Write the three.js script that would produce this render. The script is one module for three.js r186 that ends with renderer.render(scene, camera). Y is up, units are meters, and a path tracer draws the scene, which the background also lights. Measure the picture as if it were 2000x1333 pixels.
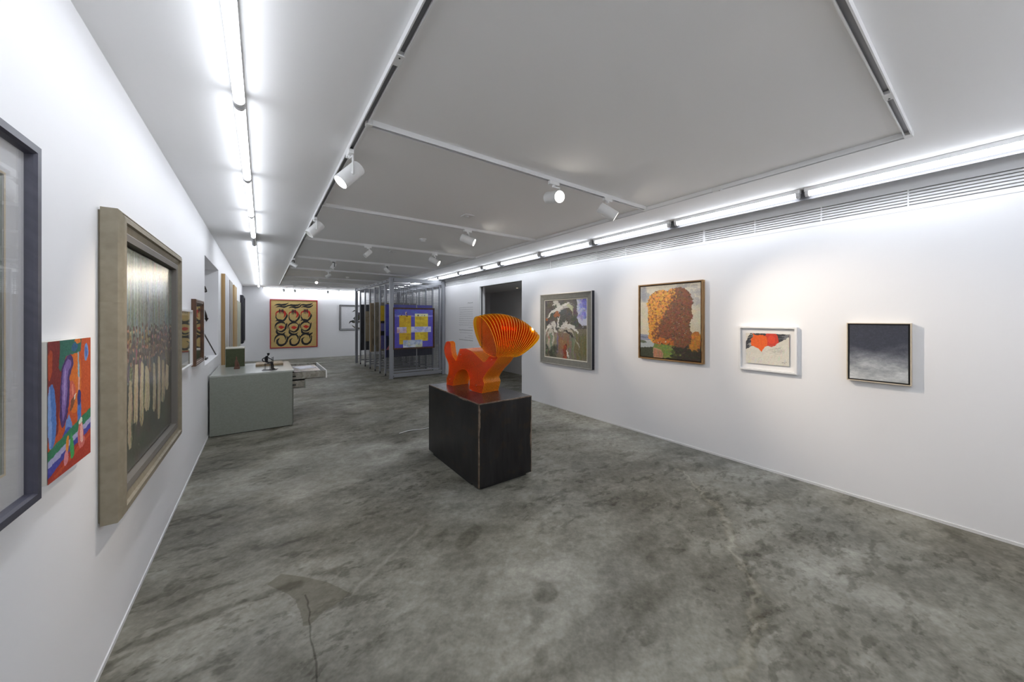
import * as THREE from 'three';
import { RectAreaLightUniformsLib } from 'three/addons/lights/RectAreaLightUniformsLib.js';
import { RoundedBoxGeometry } from 'three/addons/geometries/RoundedBoxGeometry.js';
import { mergeGeometries } from 'three/addons/utils/BufferGeometryUtils.js';

// ---------------------------------------------------------------- camera, exposure
const scene = new THREE.Scene();
scene.background = new THREE.Color(0x000000);
const EYE = 1.6, FOCAL = 682, VANISH_X = 512, HORIZON = 623;
const camera = new THREE.PerspectiveCamera(2 * Math.atan(1333 / 2 / FOCAL) * 180 / Math.PI, 2000 / 1333, 0.05, 60);
camera.position.set(0, EYE, 0);
camera.rotation.y = -Math.atan((1000 - VANISH_X) / FOCAL);
camera.setViewOffset(2000, 1333, 0, 666.5 - HORIZON, 2000, 1333);
scene.add(camera);
const renderer = new THREE.WebGLRenderer({ antialias: true });
renderer.toneMapping = THREE.LinearToneMapping;
renderer.toneMappingExposure = 1.32;
renderer.shadowMap.enabled = true;
RectAreaLightUniformsLib.init();
const TUBE_GLOW = 9, TUBE_LIGHT = 13, TUBE_COLOR = new THREE.Color(0.905, 0.95, 1.03);
const SPOT_POWER = 6.5, SPOT_COLOR = new THREE.Color(1.0, 0.86, 0.70);

// ---------------------------------------------------------------- helpers
const XL = -0.594, XR = 4.325, H = 2.815, ZB = -16.35, ZF = 0.8;
let seed = 7;
const rnd = () => { seed = (seed + 0x6d2b79f5) | 0; let t = Math.imul(seed ^ (seed >>> 15), 1 | seed); t = (t + Math.imul(t ^ (t >>> 7), 61 | t)) ^ t; return ((t ^ (t >>> 14)) >>> 0) / 4294967296; };
const rr = (a, b) => a + (b - a) * rnd();
const clamp = (x, a = 0, b = 1) => Math.min(b, Math.max(a, x));
const sm = (a, b, x) => { const t = clamp((x - a) / (b - a)); return t * t * (3 - 2 * t); };
const taken = {};
const numbered = (n) => { if (!(n in taken)) { taken[n] = 0; return n; } taken[n]++; return n + '_' + String(taken[n]).padStart(3, '0'); };
const std = (color, roughness = 0.6, more = {}) => new THREE.MeshPhysicalMaterial({ color, roughness, ...more });
function shade(o) { o.castShadow = true; o.receiveShadow = true; return o; }
function obj(name, geo, mat, parent) {
  const g = Array.isArray(geo) ? (geo.length > 1 ? mergeGeometries(geo.map((x) => x.index ? x.toNonIndexed() : x)) : geo[0]) : geo;
  const m = shade(new THREE.Mesh(g, mat));
  m.name = parent ? name : numbered(name);
  (parent || scene).add(m);
  return m;
}
function tag(o, label, category, group, kind) {
  if (label) o.userData.label = label;
  if (category) o.userData.category = category;
  if (group) o.userData.group = group;
  if (kind) o.userData.kind = kind;
  return o;
}
function thing(name, label, category, [x, y, z] = [0, 0, 0], turn = 0, group) {
  const o = new THREE.Group(); o.name = numbered(name); scene.add(o);
  o.position.set(x, y, z); o.rotation.y = turn;
  return tag(o, label, category, group);
}
const struct = (name, geo, mat) => tag(obj(name, geo, mat), null, null, null, 'structure');
// box from min to max
const bx = (x0, x1, y0, y1, z0, z1) => new THREE.BoxGeometry(Math.abs(x1 - x0), Math.abs(y1 - y0), Math.abs(z1 - z0)).translate((x0 + x1) / 2, (y0 + y1) / 2, (z0 + z1) / 2);
const rbx = (x0, x1, y0, y1, z0, z1, r = 0.004, s = 2) => new RoundedBoxGeometry(Math.abs(x1 - x0), Math.abs(y1 - y0), Math.abs(z1 - z0), s, r).translate((x0 + x1) / 2, (y0 + y1) / 2, (z0 + z1) / 2);
const V = (x, y, z) => new THREE.Vector3(x, y, z);
function rod(a, b, r0, r1 = r0, seg = 10) {
  const A = V(...a), B = V(...b), d = B.clone().sub(A), g = new THREE.CylinderGeometry(r1, r0, d.length(), seg);
  g.applyQuaternion(new THREE.Quaternion().setFromUnitVectors(V(0, 1, 0), d.normalize()));
  return g.translate((A.x + B.x) / 2, (A.y + B.y) / 2, (A.z + B.z) / 2);
}
const tube = (pts, r, seg = 24, rad = 8) => new THREE.TubeGeometry(new THREE.CatmullRomCurve3(pts.map((p) => V(...p))), seg, r, rad);
const ball = (x, y, z, r, sx = 1, sy = 1, sz = 1) => new THREE.SphereGeometry(r, 14, 10).scale(sx, sy, sz).translate(x, y, z);
// noise
const P = new Uint8Array(512); { const p = [...Array(256).keys()]; for (let i = 255; i > 0; i--) { const j = Math.floor(rnd() * (i + 1)); [p[i], p[j]] = [p[j], p[i]]; } for (let i = 0; i < 512; i++) P[i] = p[i & 255]; }
function vn(x, y) {
  const ix = Math.floor(x), iy = Math.floor(y), fx = x - ix, fy = y - iy, u = fx * fx * (3 - 2 * fx), v = fy * fy * (3 - 2 * fy);
  const a = P[(P[ix & 255] + iy) & 511], b = P[(P[(ix + 1) & 255] + iy) & 511], c = P[(P[ix & 255] + iy + 1) & 511], d = P[(P[(ix + 1) & 255] + iy + 1) & 511];
  return ((a + (b - a) * u) * (1 - v) + (c + (d - c) * u) * v) / 255;
}
function fbm(x, y, o = 5, g = 0.5) { let s = 0, a = 1, n = 0; for (let i = 0; i < o; i++) { s += a * vn(x, y); n += a; a *= g; x = x * 2.03 + 17.1; y = y * 2.03 + 5.7; } return s / n; }
function dataTex(n, m, f, srgb = true) {
  const d = new Uint8Array(n * m * 4);
  for (let j = 0; j < m; j++) for (let i = 0; i < n; i++) { const c = f((i + 0.5) / n, (j + 0.5) / m), k = (j * n + i) * 4; d[k] = clamp(c[0], 0, 255); d[k + 1] = clamp(c[1], 0, 255); d[k + 2] = clamp(c[2], 0, 255); d[k + 3] = 255; }
  const t = new THREE.DataTexture(d, n, m); t.magFilter = THREE.LinearFilter; t.minFilter = THREE.LinearFilter; t.wrapS = t.wrapT = THREE.RepeatWrapping;
  if (srgb) t.colorSpace = THREE.SRGBColorSpace; t.needsUpdate = true; return t;
}
function canvasTex(w, h, draw, grain = 10, gs = 1, warp = 0, wf = 40) {
  const c = document.createElement('canvas'); c.width = w; c.height = h; const x = c.getContext('2d'); draw(x, w, h);
  if (warp) { // drag the paint about so that strokes break up
    const a = x.getImageData(0, 0, w, h), b = x.createImageData(w, h);
    for (let j = 0; j < h; j++) for (let i = 0; i < w; i++) { const p = fbm(i / wf + 3, j / wf, 4, 0.6) - 0.5, q = fbm(i / wf + 50, j / wf + 20, 4, 0.6) - 0.5, u = clamp(Math.round(i + p * warp * 2), 0, w - 1), v = clamp(Math.round(j + q * warp * 2), 0, h - 1), k = (v * w + u) * 4, o = (j * w + i) * 4; for (let e = 0; e < 4; e++) b.data[o + e] = a.data[k + e]; }
    x.putImageData(b, 0, 0);
  }
  if (grain) { const im = x.getImageData(0, 0, w, h), d = im.data; for (let j = 0; j < h; j++) for (let i = 0; i < w; i++) { const k = (j * w + i) * 4, n = (rnd() - 0.5) * grain + (fbm(i / 9 / gs, j / 9 / gs, 3) - 0.5) * grain * 1.6; d[k] += n; d[k + 1] += n; d[k + 2] += n; } x.putImageData(im, 0, 0); }
  const t = new THREE.CanvasTexture(c); t.colorSpace = THREE.SRGBColorSpace; return t;
}

// ---------------------------------------------------------------- materials of the room
const FX0 = -0.72, FS = 5.1;                       // floor texture: metres per tile
const seg = (px, pz, a, b) => { const dx = b[0] - a[0], dz = b[1] - a[1], t = clamp(((px - a[0]) * dx + (pz - a[1]) * dz) / (dx * dx + dz * dz)); return Math.hypot(px - a[0] - t * dx, pz - a[1] - t * dz); };
const poly = (px, pz, q) => { let d = 9; for (let i = 0; i + 1 < q.length; i++) d = Math.min(d, seg(px, pz, q[i], q[i + 1])); return d; };
const inside = (px, pz, q) => { let r = false; for (let i = 0, j = q.length - 1; i < q.length; j = i++) if ((q[i][1] > pz) !== (q[j][1] > pz) && px < (q[j][0] - q[i][0]) * (pz - q[i][1]) / (q[j][1] - q[i][1]) + q[i][0]) r = !r; return r; };
const PATCH = [[0.10, -2.62], [0.21, -2.51], [0.32, -2.38], [0.42, -2.20], [0.32, -2.16], [0.20, -2.10], [0.17, -2.11], [0.16, -2.33], [0.08, -2.48], [0.02, -2.57]];
const CRACK1 = [[0.20, -2.34], [0.21, -2.19], [0.20, -2.10], [0.20, -1.96], [0.205, -1.84], [0.20, -1.75]];
const STRIPE = [[-0.55, -2.47], [-0.44, -2.47], [-0.17, -2.49], [0.10, -2.48], [0.18, -2.46]];
const RIDGE = [[0.44, -2.20], [0.58, -2.31], [0.81, -2.46], [1.00, -2.60]];
const CRACK2 = [[3.6, -2.0], [3.47, -1.81], [3.25, -1.54], [2.99, -1.24], [2.64, -1.08], [2.42, -0.89], [2.26, -0.80], [2.04, -0.73], [1.84, -0.69], [1.69, -0.69]];
const STAINS = [[1.03, -2.37, 0.13, 0.05, 0.5, 1], [1.24, -2.27, 0.16, 0.07, 0.75, 1], [1.35, -1.55, 0.085, 0.075, 0.9, 1], [1.17, -1.42, 0.1, 0.05, 0.7, 0], [1.06, -1.25, 0.06, 0.03, 0.6, 0], [1.16, -1.17, 0.07, 0.03, 0.5, 0],
  [2.39, -0.46, 0.055, 0.035, 0.7, 0], [2.23, -0.43, 0.06, 0.03, 0.8, 0], [2.41, -0.33, 0.06, 0.03, 0.6, 0], [2.21, -0.36, 0.05, 0.04, 0.55, 0], [2.67, -0.82, 0.1, 0.03, 0.6, 0], [2.11, -1.36, 0.09, 0.03, 0.6, 0], [1.76, -2.06, 0.06, 0.03, 0.6, 0],
  [3.38, -1.51, 0.14, 0.03, 0.5, 0], [3.40, -1.25, 0.2, 0.05, 0.4, 0], [3.56, -0.42, 0.16, 0.05, 0.5, 0], [3.62, -0.25, 0.12, 0.06, 0.45, 0], [3.14, -0.86, 0.12, 0.03, 0.55, 0], [1.77, -1.46, 0.06, 0.04, 0.4, 0], [2.24, -1.52, 0.05, 0.03, 0.45, 0],
  [2.67, -0.19, 0.08, 0.02, 0.55, 0], [2.70, -0.59, 0.06, 0.02, 0.6, 0], [3.17, -0.33, 0.12, 0.03, 0.45, 0], [1.97, -1.73, 0.03, 0.05, 0.5, 0], [1.41, -1.02, 0.03, 0.05, 0.4, 0], [0.87, -3.31, 0.2, 0.05, 0.6, 0], [-0.11, -3.64, 0.3, 0.04, 0.4, 0],
  [0.10, -3.73, 0.16, 0.07, 0.4, 0], [-0.30, -2.81, 0.12, 0.1, 0.5, 0], [1.11, -1.86, 0.05, 0.04, 0.7, 0], [-0.18, -2.15, 0.08, 0.03, 0.4, 0], [0.39, -1.75, 0.1, 0.08, 0.35, 0], [1.9, -2.4, 0.4, 0.22, 0.25, 0]];
function floorTone(u, v) {
  const x = FX0 + u * FS, z = ZF - v * FS, w1 = fbm(x * 0.9 + 3, z * 0.9, 4), w2 = fbm(x * 0.9 + 31, z * 0.9 + 11, 4);
  const a = fbm(x * 1.3 + w1 * 1.6, z * 1.3 + w2 * 1.6, 6, 0.55), b = fbm((x * 0.8 + z * 0.35) * 2.2 + w2, (z * 0.9 - x * 0.3) * 5.5 + w1 * 2, 5, 0.55), f = fbm(x * 38, z * 38, 3), g = fbm(x * 7 + 5, z * 15 + a * 3, 5, 0.6);
  let t = 122 + (a - 0.5) * 78 + (b - 0.5) * 52 + (f - 0.5) * 26 + (fbm(x * 15 + 8, z * 22, 4) - 0.5) * 26;
  const sc = fbm(x * 19 + 70, z * 26 + 3, 5, 0.6); t -= sm(0.6, 0.72, sc) * 20 * sm(0.48, 0.6, w1);   // small scuffs
  t += (fbm(x * 95, z * 95, 2) - 0.5) * 16;
  t -= sm(0.57, 0.72, g) * 26 * sm(0.42, 0.62, w2 + 0.06);           // dark rubbed smears
  t += sm(0.56, 0.74, fbm(x * 3.1 + 40, z * 3.1, 5)) * 14;
  const wob = (fbm(x * 14, z * 14, 3) - 0.5);
  for (const [sx, sz, rx, rz, k, hard] of STAINS) {
    const dx = x - sx, dz = z - sz; if (Math.abs(dx) > 0.6 || Math.abs(dz) > 0.6) continue;
    const p = dx * 0.86 - dz * 0.5, q = dx * 0.5 + dz * 0.86, d = Math.hypot(p / rx, q / rz) + wob * (hard ? 0.35 : 1.5);
    t -= k * 27 * (1 - sm(hard ? 0.78 : 0.3, hard ? 1.1 : 1.2, d));
  }
  let warm = 0;
  if (x < 0.8 && z > -2.9 && z < -1.5) {
    if (inside(x + wob * 0.03, z + wob * 0.03, PATCH)) { t = t * 0.55 + 38; warm = 5; }
    t -= 26 * (1 - sm(0.012, 0.04, poly(x, z, STRIPE) + wob * 0.03));
    t -= 34 * (1 - sm(0.002, 0.006, poly(x + wob * 0.02, z, CRACK1)));
  }
  const r1 = poly(x + wob * 0.05, z + wob * 0.04, RIDGE); t += 8 * (1 - sm(0.002, 0.014, r1)) - 12 * sm(0.01, 0.03, r1) * (1 - sm(0.03, 0.09, r1));
  const r2 = poly(x + wob * 0.1, z + wob * 0.08, CRACK2); t += 13 * (1 - sm(0.002, 0.02, r2)) - 10 * sm(0.012, 0.03, r2) * (1 - sm(0.03, 0.1, r2)); if (r2 < 0.03) warm += 4;
  const hue = (fbm(x * 0.7 + 60, z * 0.7 + 9, 3) - 0.5) * 16 + warm;
  return [t, hue];
}
const floorTex = dataTex(2048, 2048, (u, v) => { const [t, h] = floorTone(u, v); return [t + 2.5 + h * 0.35, t + 0.5 + h * 0.05, t - 10 - h * 0.5]; });
floorTex.wrapS = floorTex.wrapT = THREE.MirroredRepeatWrapping;
const floorRough = dataTex(512, 512, (u, v) => { const n = fbm(u * 24, v * 24, 5) * 255; return [n, 95 + n * 0.4, n]; }, false);
floorRough.wrapS = floorRough.wrapT = THREE.MirroredRepeatWrapping;
const floorMat = std(0xffffff, 0.95, { map: floorTex, roughnessMap: floorRough, bumpMap: floorRough, bumpScale: 0.0012, specularIntensity: 0.6 });
const plasterBump = dataTex(512, 512, (u, v) => { const n = fbm(u * 60, v * 60, 4) * 255; return [n, n, n]; }, false);
const wallMat = std(new THREE.Color(0.87, 0.87, 0.88), 0.85, { specularIntensity: 0.4 });
const ceilMat = std(new THREE.Color(0.90, 0.895, 0.89), 0.9, { specularIntensity: 0.4 });
const whitePaint = std(new THREE.Color(0.80, 0.80, 0.80), 0.45);
const darkDuct = std(new THREE.Color(0.02, 0.02, 0.022), 0.8);
// box with uv in metres / tile
function wallBox(x0, x1, y0, y1, z0, z1, tile = 2) {
  const g = bx(x0, x1, y0, y1, z0, z1), p = g.attributes.position, n = g.attributes.normal, uv = g.attributes.uv;
  for (let i = 0; i < p.count; i++) { const ax = Math.abs(n.getX(i)), ay = Math.abs(n.getY(i)); uv.setXY(i, (ax > 0.5 ? p.getZ(i) : p.getX(i)) / tile, (ay > 0.5 ? p.getZ(i) : p.getY(i)) / tile); }
  return g;
}

// ---------------------------------------------------------------- room shell
{
  const g = bx(XL - 0.5, 6.3, -0.12, 0, ZB - 0.2, ZF + 0.2), p = g.attributes.position, uv = g.attributes.uv;
  for (let i = 0; i < p.count; i++) uv.setXY(i, (p.getX(i) - FX0) / FS, (ZF - p.getZ(i)) / FS);
  struct('floor', g, floorMat);
}
struct('ceiling', wallBox(XL - 0.5, XR + 0.15, H, H + 0.12, ZB - 0.2, ZF + 0.2), ceilMat);
struct('wall_back', wallBox(XL - 0.5, XR + 0.15, 0, H, ZB - 0.15, ZB), wallMat);
struct('wall_front', wallBox(XL - 0.5, XR + 0.15, 0, H, ZF, ZF + 0.15), wallMat);
const NZ0 = -5.874, NZ1 = -7.605, NY0 = 1.0, NY1 = 2.41, ND = 0.42;
struct('wall_left', wallBox(XL - ND, XL, 0, H, ZF, NZ0), wallMat);
struct('wall_left_sill', wallBox(XL - ND, XL, 0, NY0, NZ0, NZ1), wallMat);
struct('wall_left_lintel', wallBox(XL - ND, XL, NY1, H, NZ0, NZ1), wallMat);
struct('wall_left_far', wallBox(XL - ND, XL, 0, H, NZ1, ZB), wallMat);
struct('wall_niche', wallBox(XL - ND - 0.1, XL - ND, NY0 - 0.1, NY1 + 0.1, NZ0 + 0.1, NZ1 - 0.1), wallMat);
const DZ0 = -5.70, DZ1 = -7.40, DY = 2.385, GY0 = 2.531, GY1 = 2.660, TW = 0.15;
struct('wall_right', [
  wallBox(XR, XR + TW, 0, 2.489, ZF, DZ0), wallBox(XR, XR + TW, 0, 2.489, DZ1, ZB), wallBox(XR, XR + TW, DY, 2.489, DZ0, DZ1),
  wallBox(XR + 0.006, XR + TW, 2.489, 2.492, ZF, ZB), wallBox(XR, XR + TW, 2.492, GY0, ZF, ZB), wallBox(XR, XR + TW, GY1, H, ZF, ZB)], wallMat);
struct('trim_1', [bx(XR + 0.65, XR + 0.66, 2.521, 2.81, ZF, ZB), bx(XR + TW, XR + 0.65, 2.521, 2.531, ZF, ZB), bx(XR + TW, XR + 0.65, 2.80, 2.81, ZF, ZB), bx(XR + TW, XR + 0.66, 2.521, 2.81, ZF, ZF + 0.01), bx(XR + TW, XR + 0.66, 2.521, 2.81, ZB - 0.01, ZB)], wallMat);   // deep white air duct behind the grilles
struct('shield_trim_2', bx(4.152, 4.156, 2.716, H, ZF, ZB), std(new THREE.Color(0.10, 0.10, 0.105), 0.6));   // grey strip between tubes and wall, shaped to shield the wall top from light
struct('baseboard_left', bx(XL, XL + 0.006, 0, 0.022, ZF, ZB), whitePaint);
struct('baseboard_right', [bx(XR - 0.006, XR, 0, 0.022, ZF, DZ0), bx(XR - 0.006, XR, 0, 0.022, DZ1, ZB)], whitePaint);
struct('baseboard_back', bx(XL, XR, 0, 0.022, ZB, ZB + 0.006), whitePaint);
// corridor behind the doorway
const corrPanel = std(new THREE.Color(0.62, 0.62, 0.65), 0.6);
struct('wall_corridor_side', bx(6.0, 6.12, 0, 2.6, -4.6, -9.6), wallMat);
struct('wall_corridor_end', bx(XR + TW, 6.12, 0, 2.6, -9.6, -9.72), wallMat);
struct('wall_corridor_start', bx(XR + TW, 6.12, 0, 2.6, -4.48, -4.6), wallMat);
struct('ceiling_corridor', bx(XR + TW, 6.12, 2.42, 2.518, -4.5, -9.7), wallMat);
struct('trim_3', [bx(XR + 0.045, XR + 0.075, 0, DY, DZ1, DZ1 + 0.004), bx(XR + 0.045, XR + 0.075, DY - 0.004, DY, DZ0, DZ1)], darkDuct);  // sliding door slot in the reveal

// ---------------------------------------------------------------- fluorescent battens
const tubeMat = std(0xffffff, 0.4, { emissive: TUBE_COLOR, emissiveIntensity: TUBE_GLOW });
const battenMat = std(new THREE.Color(0.82, 0.82, 0.82), 0.4);
const capMat = std(new THREE.Color(0.62, 0.62, 0.63), 0.5);
const diffuserShape = (() => { const s = new THREE.Shape(); s.moveTo(-0.0235, 0); s.lineTo(-0.0235, -0.018); s.absarc(0, -0.018, 0.0235, Math.PI, 2 * Math.PI, false); s.lineTo(0.0235, 0); s.closePath(); return s; })();
const capShape = (() => { const s = new THREE.Shape(); s.moveTo(-0.026, 0.002); s.lineTo(-0.026, -0.018); s.absarc(0, -0.018, 0.026, Math.PI, 2 * Math.PI, false); s.lineTo(0.026, 0.002); s.closePath(); return s; })();
function batten(x, z, L, turn, label, group, lit = true) {
  const t = thing('fluorescent_batten', label, 'ceiling light', [x, H, z], turn, group);
  obj('housing', rbx(-0.0245, 0.0245, -0.036, 0, -L / 2, L / 2, 0.003), battenMat, t);
  if (!lit) { obj('cover', new THREE.ExtrudeGeometry(diffuserShape, { depth: L - 0.02, bevelEnabled: false, curveSegments: 10 }).translate(0, -0.036, -L / 2 + 0.01), capMat, t); return t; }
  obj('diffuser', new THREE.ExtrudeGeometry(diffuserShape, { depth: L - 0.064, bevelEnabled: false, curveSegments: 10 }).translate(0, -0.036, -L / 2 + 0.032), tubeMat, t);
  for (const s of [-1, 1]) obj('end_cap', new THREE.ExtrudeGeometry(capShape, { depth: 0.026, bevelEnabled: false, curveSegments: 10 }).translate(0, -0.036, s * (L / 2 - 0.019) - 0.013), capMat, t);
  const l = new THREE.RectAreaLight(TUBE_COLOR, TUBE_LIGHT, 0.045, L - 0.064);
  l.name = 'tube_light'; l.position.set(0, -0.036 - 0.0435, 0); l.rotation.x = -Math.PI / 2; t.add(l);
  return t;
}
for (const [a, b] of [[0.72, 0.14], [0.13, -1.12], [-1.13, -2.38], [-2.385, -3.635], [-3.64, -4.905], [-4.91, -6.165], [-6.78, -8.01], [-8.015, -9.23], [-9.235, -10.49], [-10.495, -11.75], [-11.755, -13.01], [-13.015, -14.27], [-14.275, -15.55]])
  batten(-0.1, (a + b) / 2, a - b, 0, 'glowing tube light in the row above the wall with the niche', 'tube lights in the row above the niche wall');
batten(-0.1, (-6.165 - 6.78) / 2, 0.61, 0, 'short unlit grey cover filling the gap between two tube lights', null, false);
for (const [a, b] of [[0.18, -1.06], [-1.09, -2.32], [-2.38, -3.60], [-3.66, -4.84], [-4.90, -6.15], [-6.24, -6.88], [-6.95, -8.06], [-8.12, -9.35], [-9.4, -10.65], [-10.7, -11.95], [-12.0, -13.25], [-13.3, -14.55], [-14.6, -15.85]])
  batten(4.115, (a + b) / 2, a - b, 0, a - b < 0.8 ? 'short glowing tube light between longer ones above the doorway' : 'glowing tube light in the row above the slotted air grille', 'tube lights in the row above the air grille');
for (const x of [0.64, 1.94, 3.24]) {
  batten(x, ZB + 0.2, 1.26, Math.PI / 2, 'glowing tube light in the row above the calligraphic painting', 'tube lights above the end wall');
  batten(x, ZF - 0.2, 1.26, Math.PI / 2, 'glowing tube light in the row above the entrance end wall', 'tube lights above the entrance wall');
}

// ---------------------------------------------------------------- lighting tracks
const trackWhite = std(new THREE.Color(0.80, 0.80, 0.80), 0.4), trackDark = std(new THREE.Color(0.24, 0.24, 0.25), 0.4, { metalness: 0.3 });
const jointWhite = std(new THREE.Color(0.75, 0.75, 0.74), 0.5);
const holeMat = std(new THREE.Color(0.015, 0.015, 0.015), 0.7);
function track(cx, cz, L, turn, label, group, joints = []) {
  const t = thing('lighting_track', label, 'lighting track', [cx, H, cz], turn, group);
  obj('rail', [bx(-0.018, -0.0145, -0.034, 0, -L / 2, L / 2), bx(0.0145, 0.018, -0.034, 0, -L / 2, L / 2), bx(-0.0145, 0.0145, -0.004, 0, -L / 2, L / 2), bx(-0.0145, -0.0115, -0.034, -0.030, -L / 2, L / 2), bx(0.0115, 0.0145, -0.034, -0.030, -L / 2, L / 2)], trackWhite, t);
  obj('conductor_channel', bx(-0.0145, 0.0145, -0.016, -0.004, -L / 2, L / 2), trackDark, t);
  for (const s of [-1, 1]) obj('end_cap', rbx(-0.02, 0.02, -0.036, 0, s * L / 2 - 0.02, s * L / 2 + 0.02, 0.003), jointWhite, t);
  for (const j of joints) { obj('joint', rbx(-0.0195, 0.0195, -0.0365, -0.001, j - 0.04, j + 0.04, 0.003), jointWhite, t); obj('screw_hole', new THREE.CylinderGeometry(0.004, 0.004, 0.004, 8).translate(0, -0.0365, j + 0.02), holeMat, t); }
  return t;
}
const TLX = 0.505, TRX = 3.415, TZ0 = -0.345, TZ1 = -14.6, TC = (TZ0 + TZ1) / 2, TL = TZ0 - TZ1;
track(TLX, TC, TL, 0, 'long white lighting track parallel to the row of tubes by the niche wall', null, [-1.6 - TC, -5.4 - TC, -9.2 - TC]);
track(TRX, TC, TL, 0, 'long white lighting track parallel to the tubes over the air grille', null, [-1.52 - TC, -4.9 - TC, -8.6 - TC]);
const CZ = [-2.245, -4.13, -5.99, -7.86, -9.67, -11.6, -13.05];
const crossLabels = ['white cross track carrying the brightly lit spotlight', 'white cross track with the spotlight for the autumn tree', 'white cross track with the spotlight for the grey framed abstract', 'white cross track with two small black armed spotlights', 'white cross track with one small spotlight level with the rack', 'white cross track with the tiny lit spotlight', 'bare white cross track nearest the end wall'];
CZ.forEach((z, i) => track((TLX + TRX) / 2, z, TRX - TLX - 0.05, Math.PI / 2, crossLabels[i], 'cross tracks on the ceiling'));
track((TLX + TRX) / 2, TZ0, TRX - TLX - 0.05, Math.PI / 2, 'white lighting track closing the loop at the entrance end', null, [0.75, -0.5]);
track((TLX + TRX) / 2, TZ1, TRX - TLX - 0.05, Math.PI / 2, 'white lighting track closing the loop before the calligraphic painting');

// ---------------------------------------------------------------- track spotlights
const spotWhite = std(new THREE.Color(0.78, 0.78, 0.77), 0.4), spotInner = std(new THREE.Color(0.30, 0.30, 0.29), 0.4);
const lensLit = std(0xffffff, 0.3, { emissive: new THREE.Color(1, 0.93, 0.82), emissiveIntensity: 12 }), lensOff = std(new THREE.Color(0.7, 0.7, 0.66), 0.2);
const spotBlack = std(new THREE.Color(0.03, 0.03, 0.03), 0.5);
function spotlight([x, z], along, aim, label, { lit = false, power = 1, size = 1, angle = 0.42, black = false, drop = 0.13 } = {}) {
  const t = thing('track_spotlight', label, 'spotlight', [x, H - 0.034, z], 0, 'track spotlights');
  const R = 0.052 * size, L = 0.19 * size;
  obj('adapter', along === 'x' ? rbx(-0.055, 0.055, -0.028, 0.004, -0.017, 0.017, 0.004) : rbx(-0.017, 0.017, -0.028, 0.004, -0.055, 0.055, 0.004), spotWhite, t);
  const d = V(...aim).sub(V(x, H - 0.16, z)).normalize(), c = V(0, -drop * (0.7 + 0.3 * size), 0);
  const side = V(0, 1, 0).cross(d).normalize();
  const pivot = c.clone().addScaledVector(side, R + 0.006);
  obj('arm', [rod([0, -0.02, 0], [0, -0.045, 0], 0.014), rod([0, -0.042, 0], [pivot.x, -0.042, pivot.z], 0.006), rod([pivot.x, -0.038, pivot.z], [pivot.x, c.y - 0.012, pivot.z], 0.007), rod([pivot.x, c.y, pivot.z], [c.x + side.x * R * 0.9, c.y, c.z + side.z * R * 0.9], 0.011)], black ? spotBlack : spotWhite, t);
  const q = new THREE.Quaternion().setFromUnitVectors(V(0, 1, 0), d);
  const prof = [[0, -0.5], [0.86, -0.5], [0.97, -0.485], [1, -0.46], [1, 0.5], [0.93, 0.5], [0.9, 0.47], [0.84, 0.42]].map(([r, l]) => new THREE.Vector2(r * R, l * L));
  obj('body', new THREE.LatheGeometry(prof, 28).applyQuaternion(q).translate(c.x, c.y, c.z), spotWhite, t);
  obj('lens', new THREE.CylinderGeometry(R * 0.9, R * 0.86, 0.006, 24).translate(0, L * 0.46, 0).applyQuaternion(q).translate(c.x, c.y, c.z), lit ? lensLit : lensOff, t);
  if (lit) {
    const l = new THREE.SpotLight(SPOT_COLOR, SPOT_POWER * power, 0, angle, 0.7); l.name = 'spot_beam'; l.castShadow = true; l.shadow.radius = 1.2;
    l.position.copy(c).addScaledVector(d, L * 0.5 + 0.012); l.target.position.copy(c).addScaledVector(d, 2); t.add(l, l.target);
  }
  return t;
}
spotlight([TLX, -2.68], 'z', [XL, 1.4, -2.5], 'lit white spotlight on the long track aimed at the picture wall', { lit: true, power: 0.45, drop: 0.16 });
spotlight([TLX, -4.67], 'z', [XL, 1.4, -4.45], 'unlit white spotlight on the long track by the niche wall');
spotlight([TLX, -8.07], 'z', [2.4, 1.4, -7.6], 'small spotlight with black arm on the long track', { size: 0.7, black: true });
spotlight([2.05, CZ[0]], 'x', [1.55, 1.85, ZF], 'brightly lit spotlight facing the entrance end wall', { lit: true, power: 0.6 });
spotlight([2.76, CZ[0]], 'x', [4.3, 1.25, -0.75], 'white spotlight aimed at the dark blue cloud painting', { lit: true, power: 1.15, angle: 0.5 });
spotlight([2.23, CZ[1]], 'x', [4.3, 1.5, -2.45], 'lit spotlight aimed at the autumn tree painting', { lit: true, power: 1.1 });
spotlight([2.55, CZ[2]], 'x', [4.3, 1.4, -4.5], 'lit spotlight aimed at the grey framed abstract painting', { lit: true, power: 0.9 });
spotlight([1.40, CZ[2]], 'x', [-0.4, 0.9, -5.6], 'small unlit spotlight alone on its cross track aimed at the chest', { size: 0.7 });
spotlight([1.17, CZ[3]], 'x', [0.2, 1.0, -7.4], 'small unlit spotlight turned towards the plan chest drawers', { size: 0.7, black: true });
spotlight([2.24, CZ[3]], 'x', [3.3, 1.4, -7.2], 'small spotlight with black arm before the mesh rack', { size: 0.7, black: true });
spotlight([1.33, CZ[4]], 'x', [-0.5, 1.5, -9.9], 'small unlit spotlight aimed at the leaning pale panels', { size: 0.7 });
spotlight([1.29, CZ[5]], 'x', [0.6, 1.3, -6], 'tiny lit spotlight deep in the gallery', { size: 0.7, lit: true, power: 0.25 });
for (const x of [0.62, 0.95, 2.0]) spotlight([x, TZ1], 'x', [x + 0.2, 1.4, ZB], 'tiny unlit spotlight hanging before the glowing tubes of the end wall', { size: 0.6, drop: 0.2 });

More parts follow.
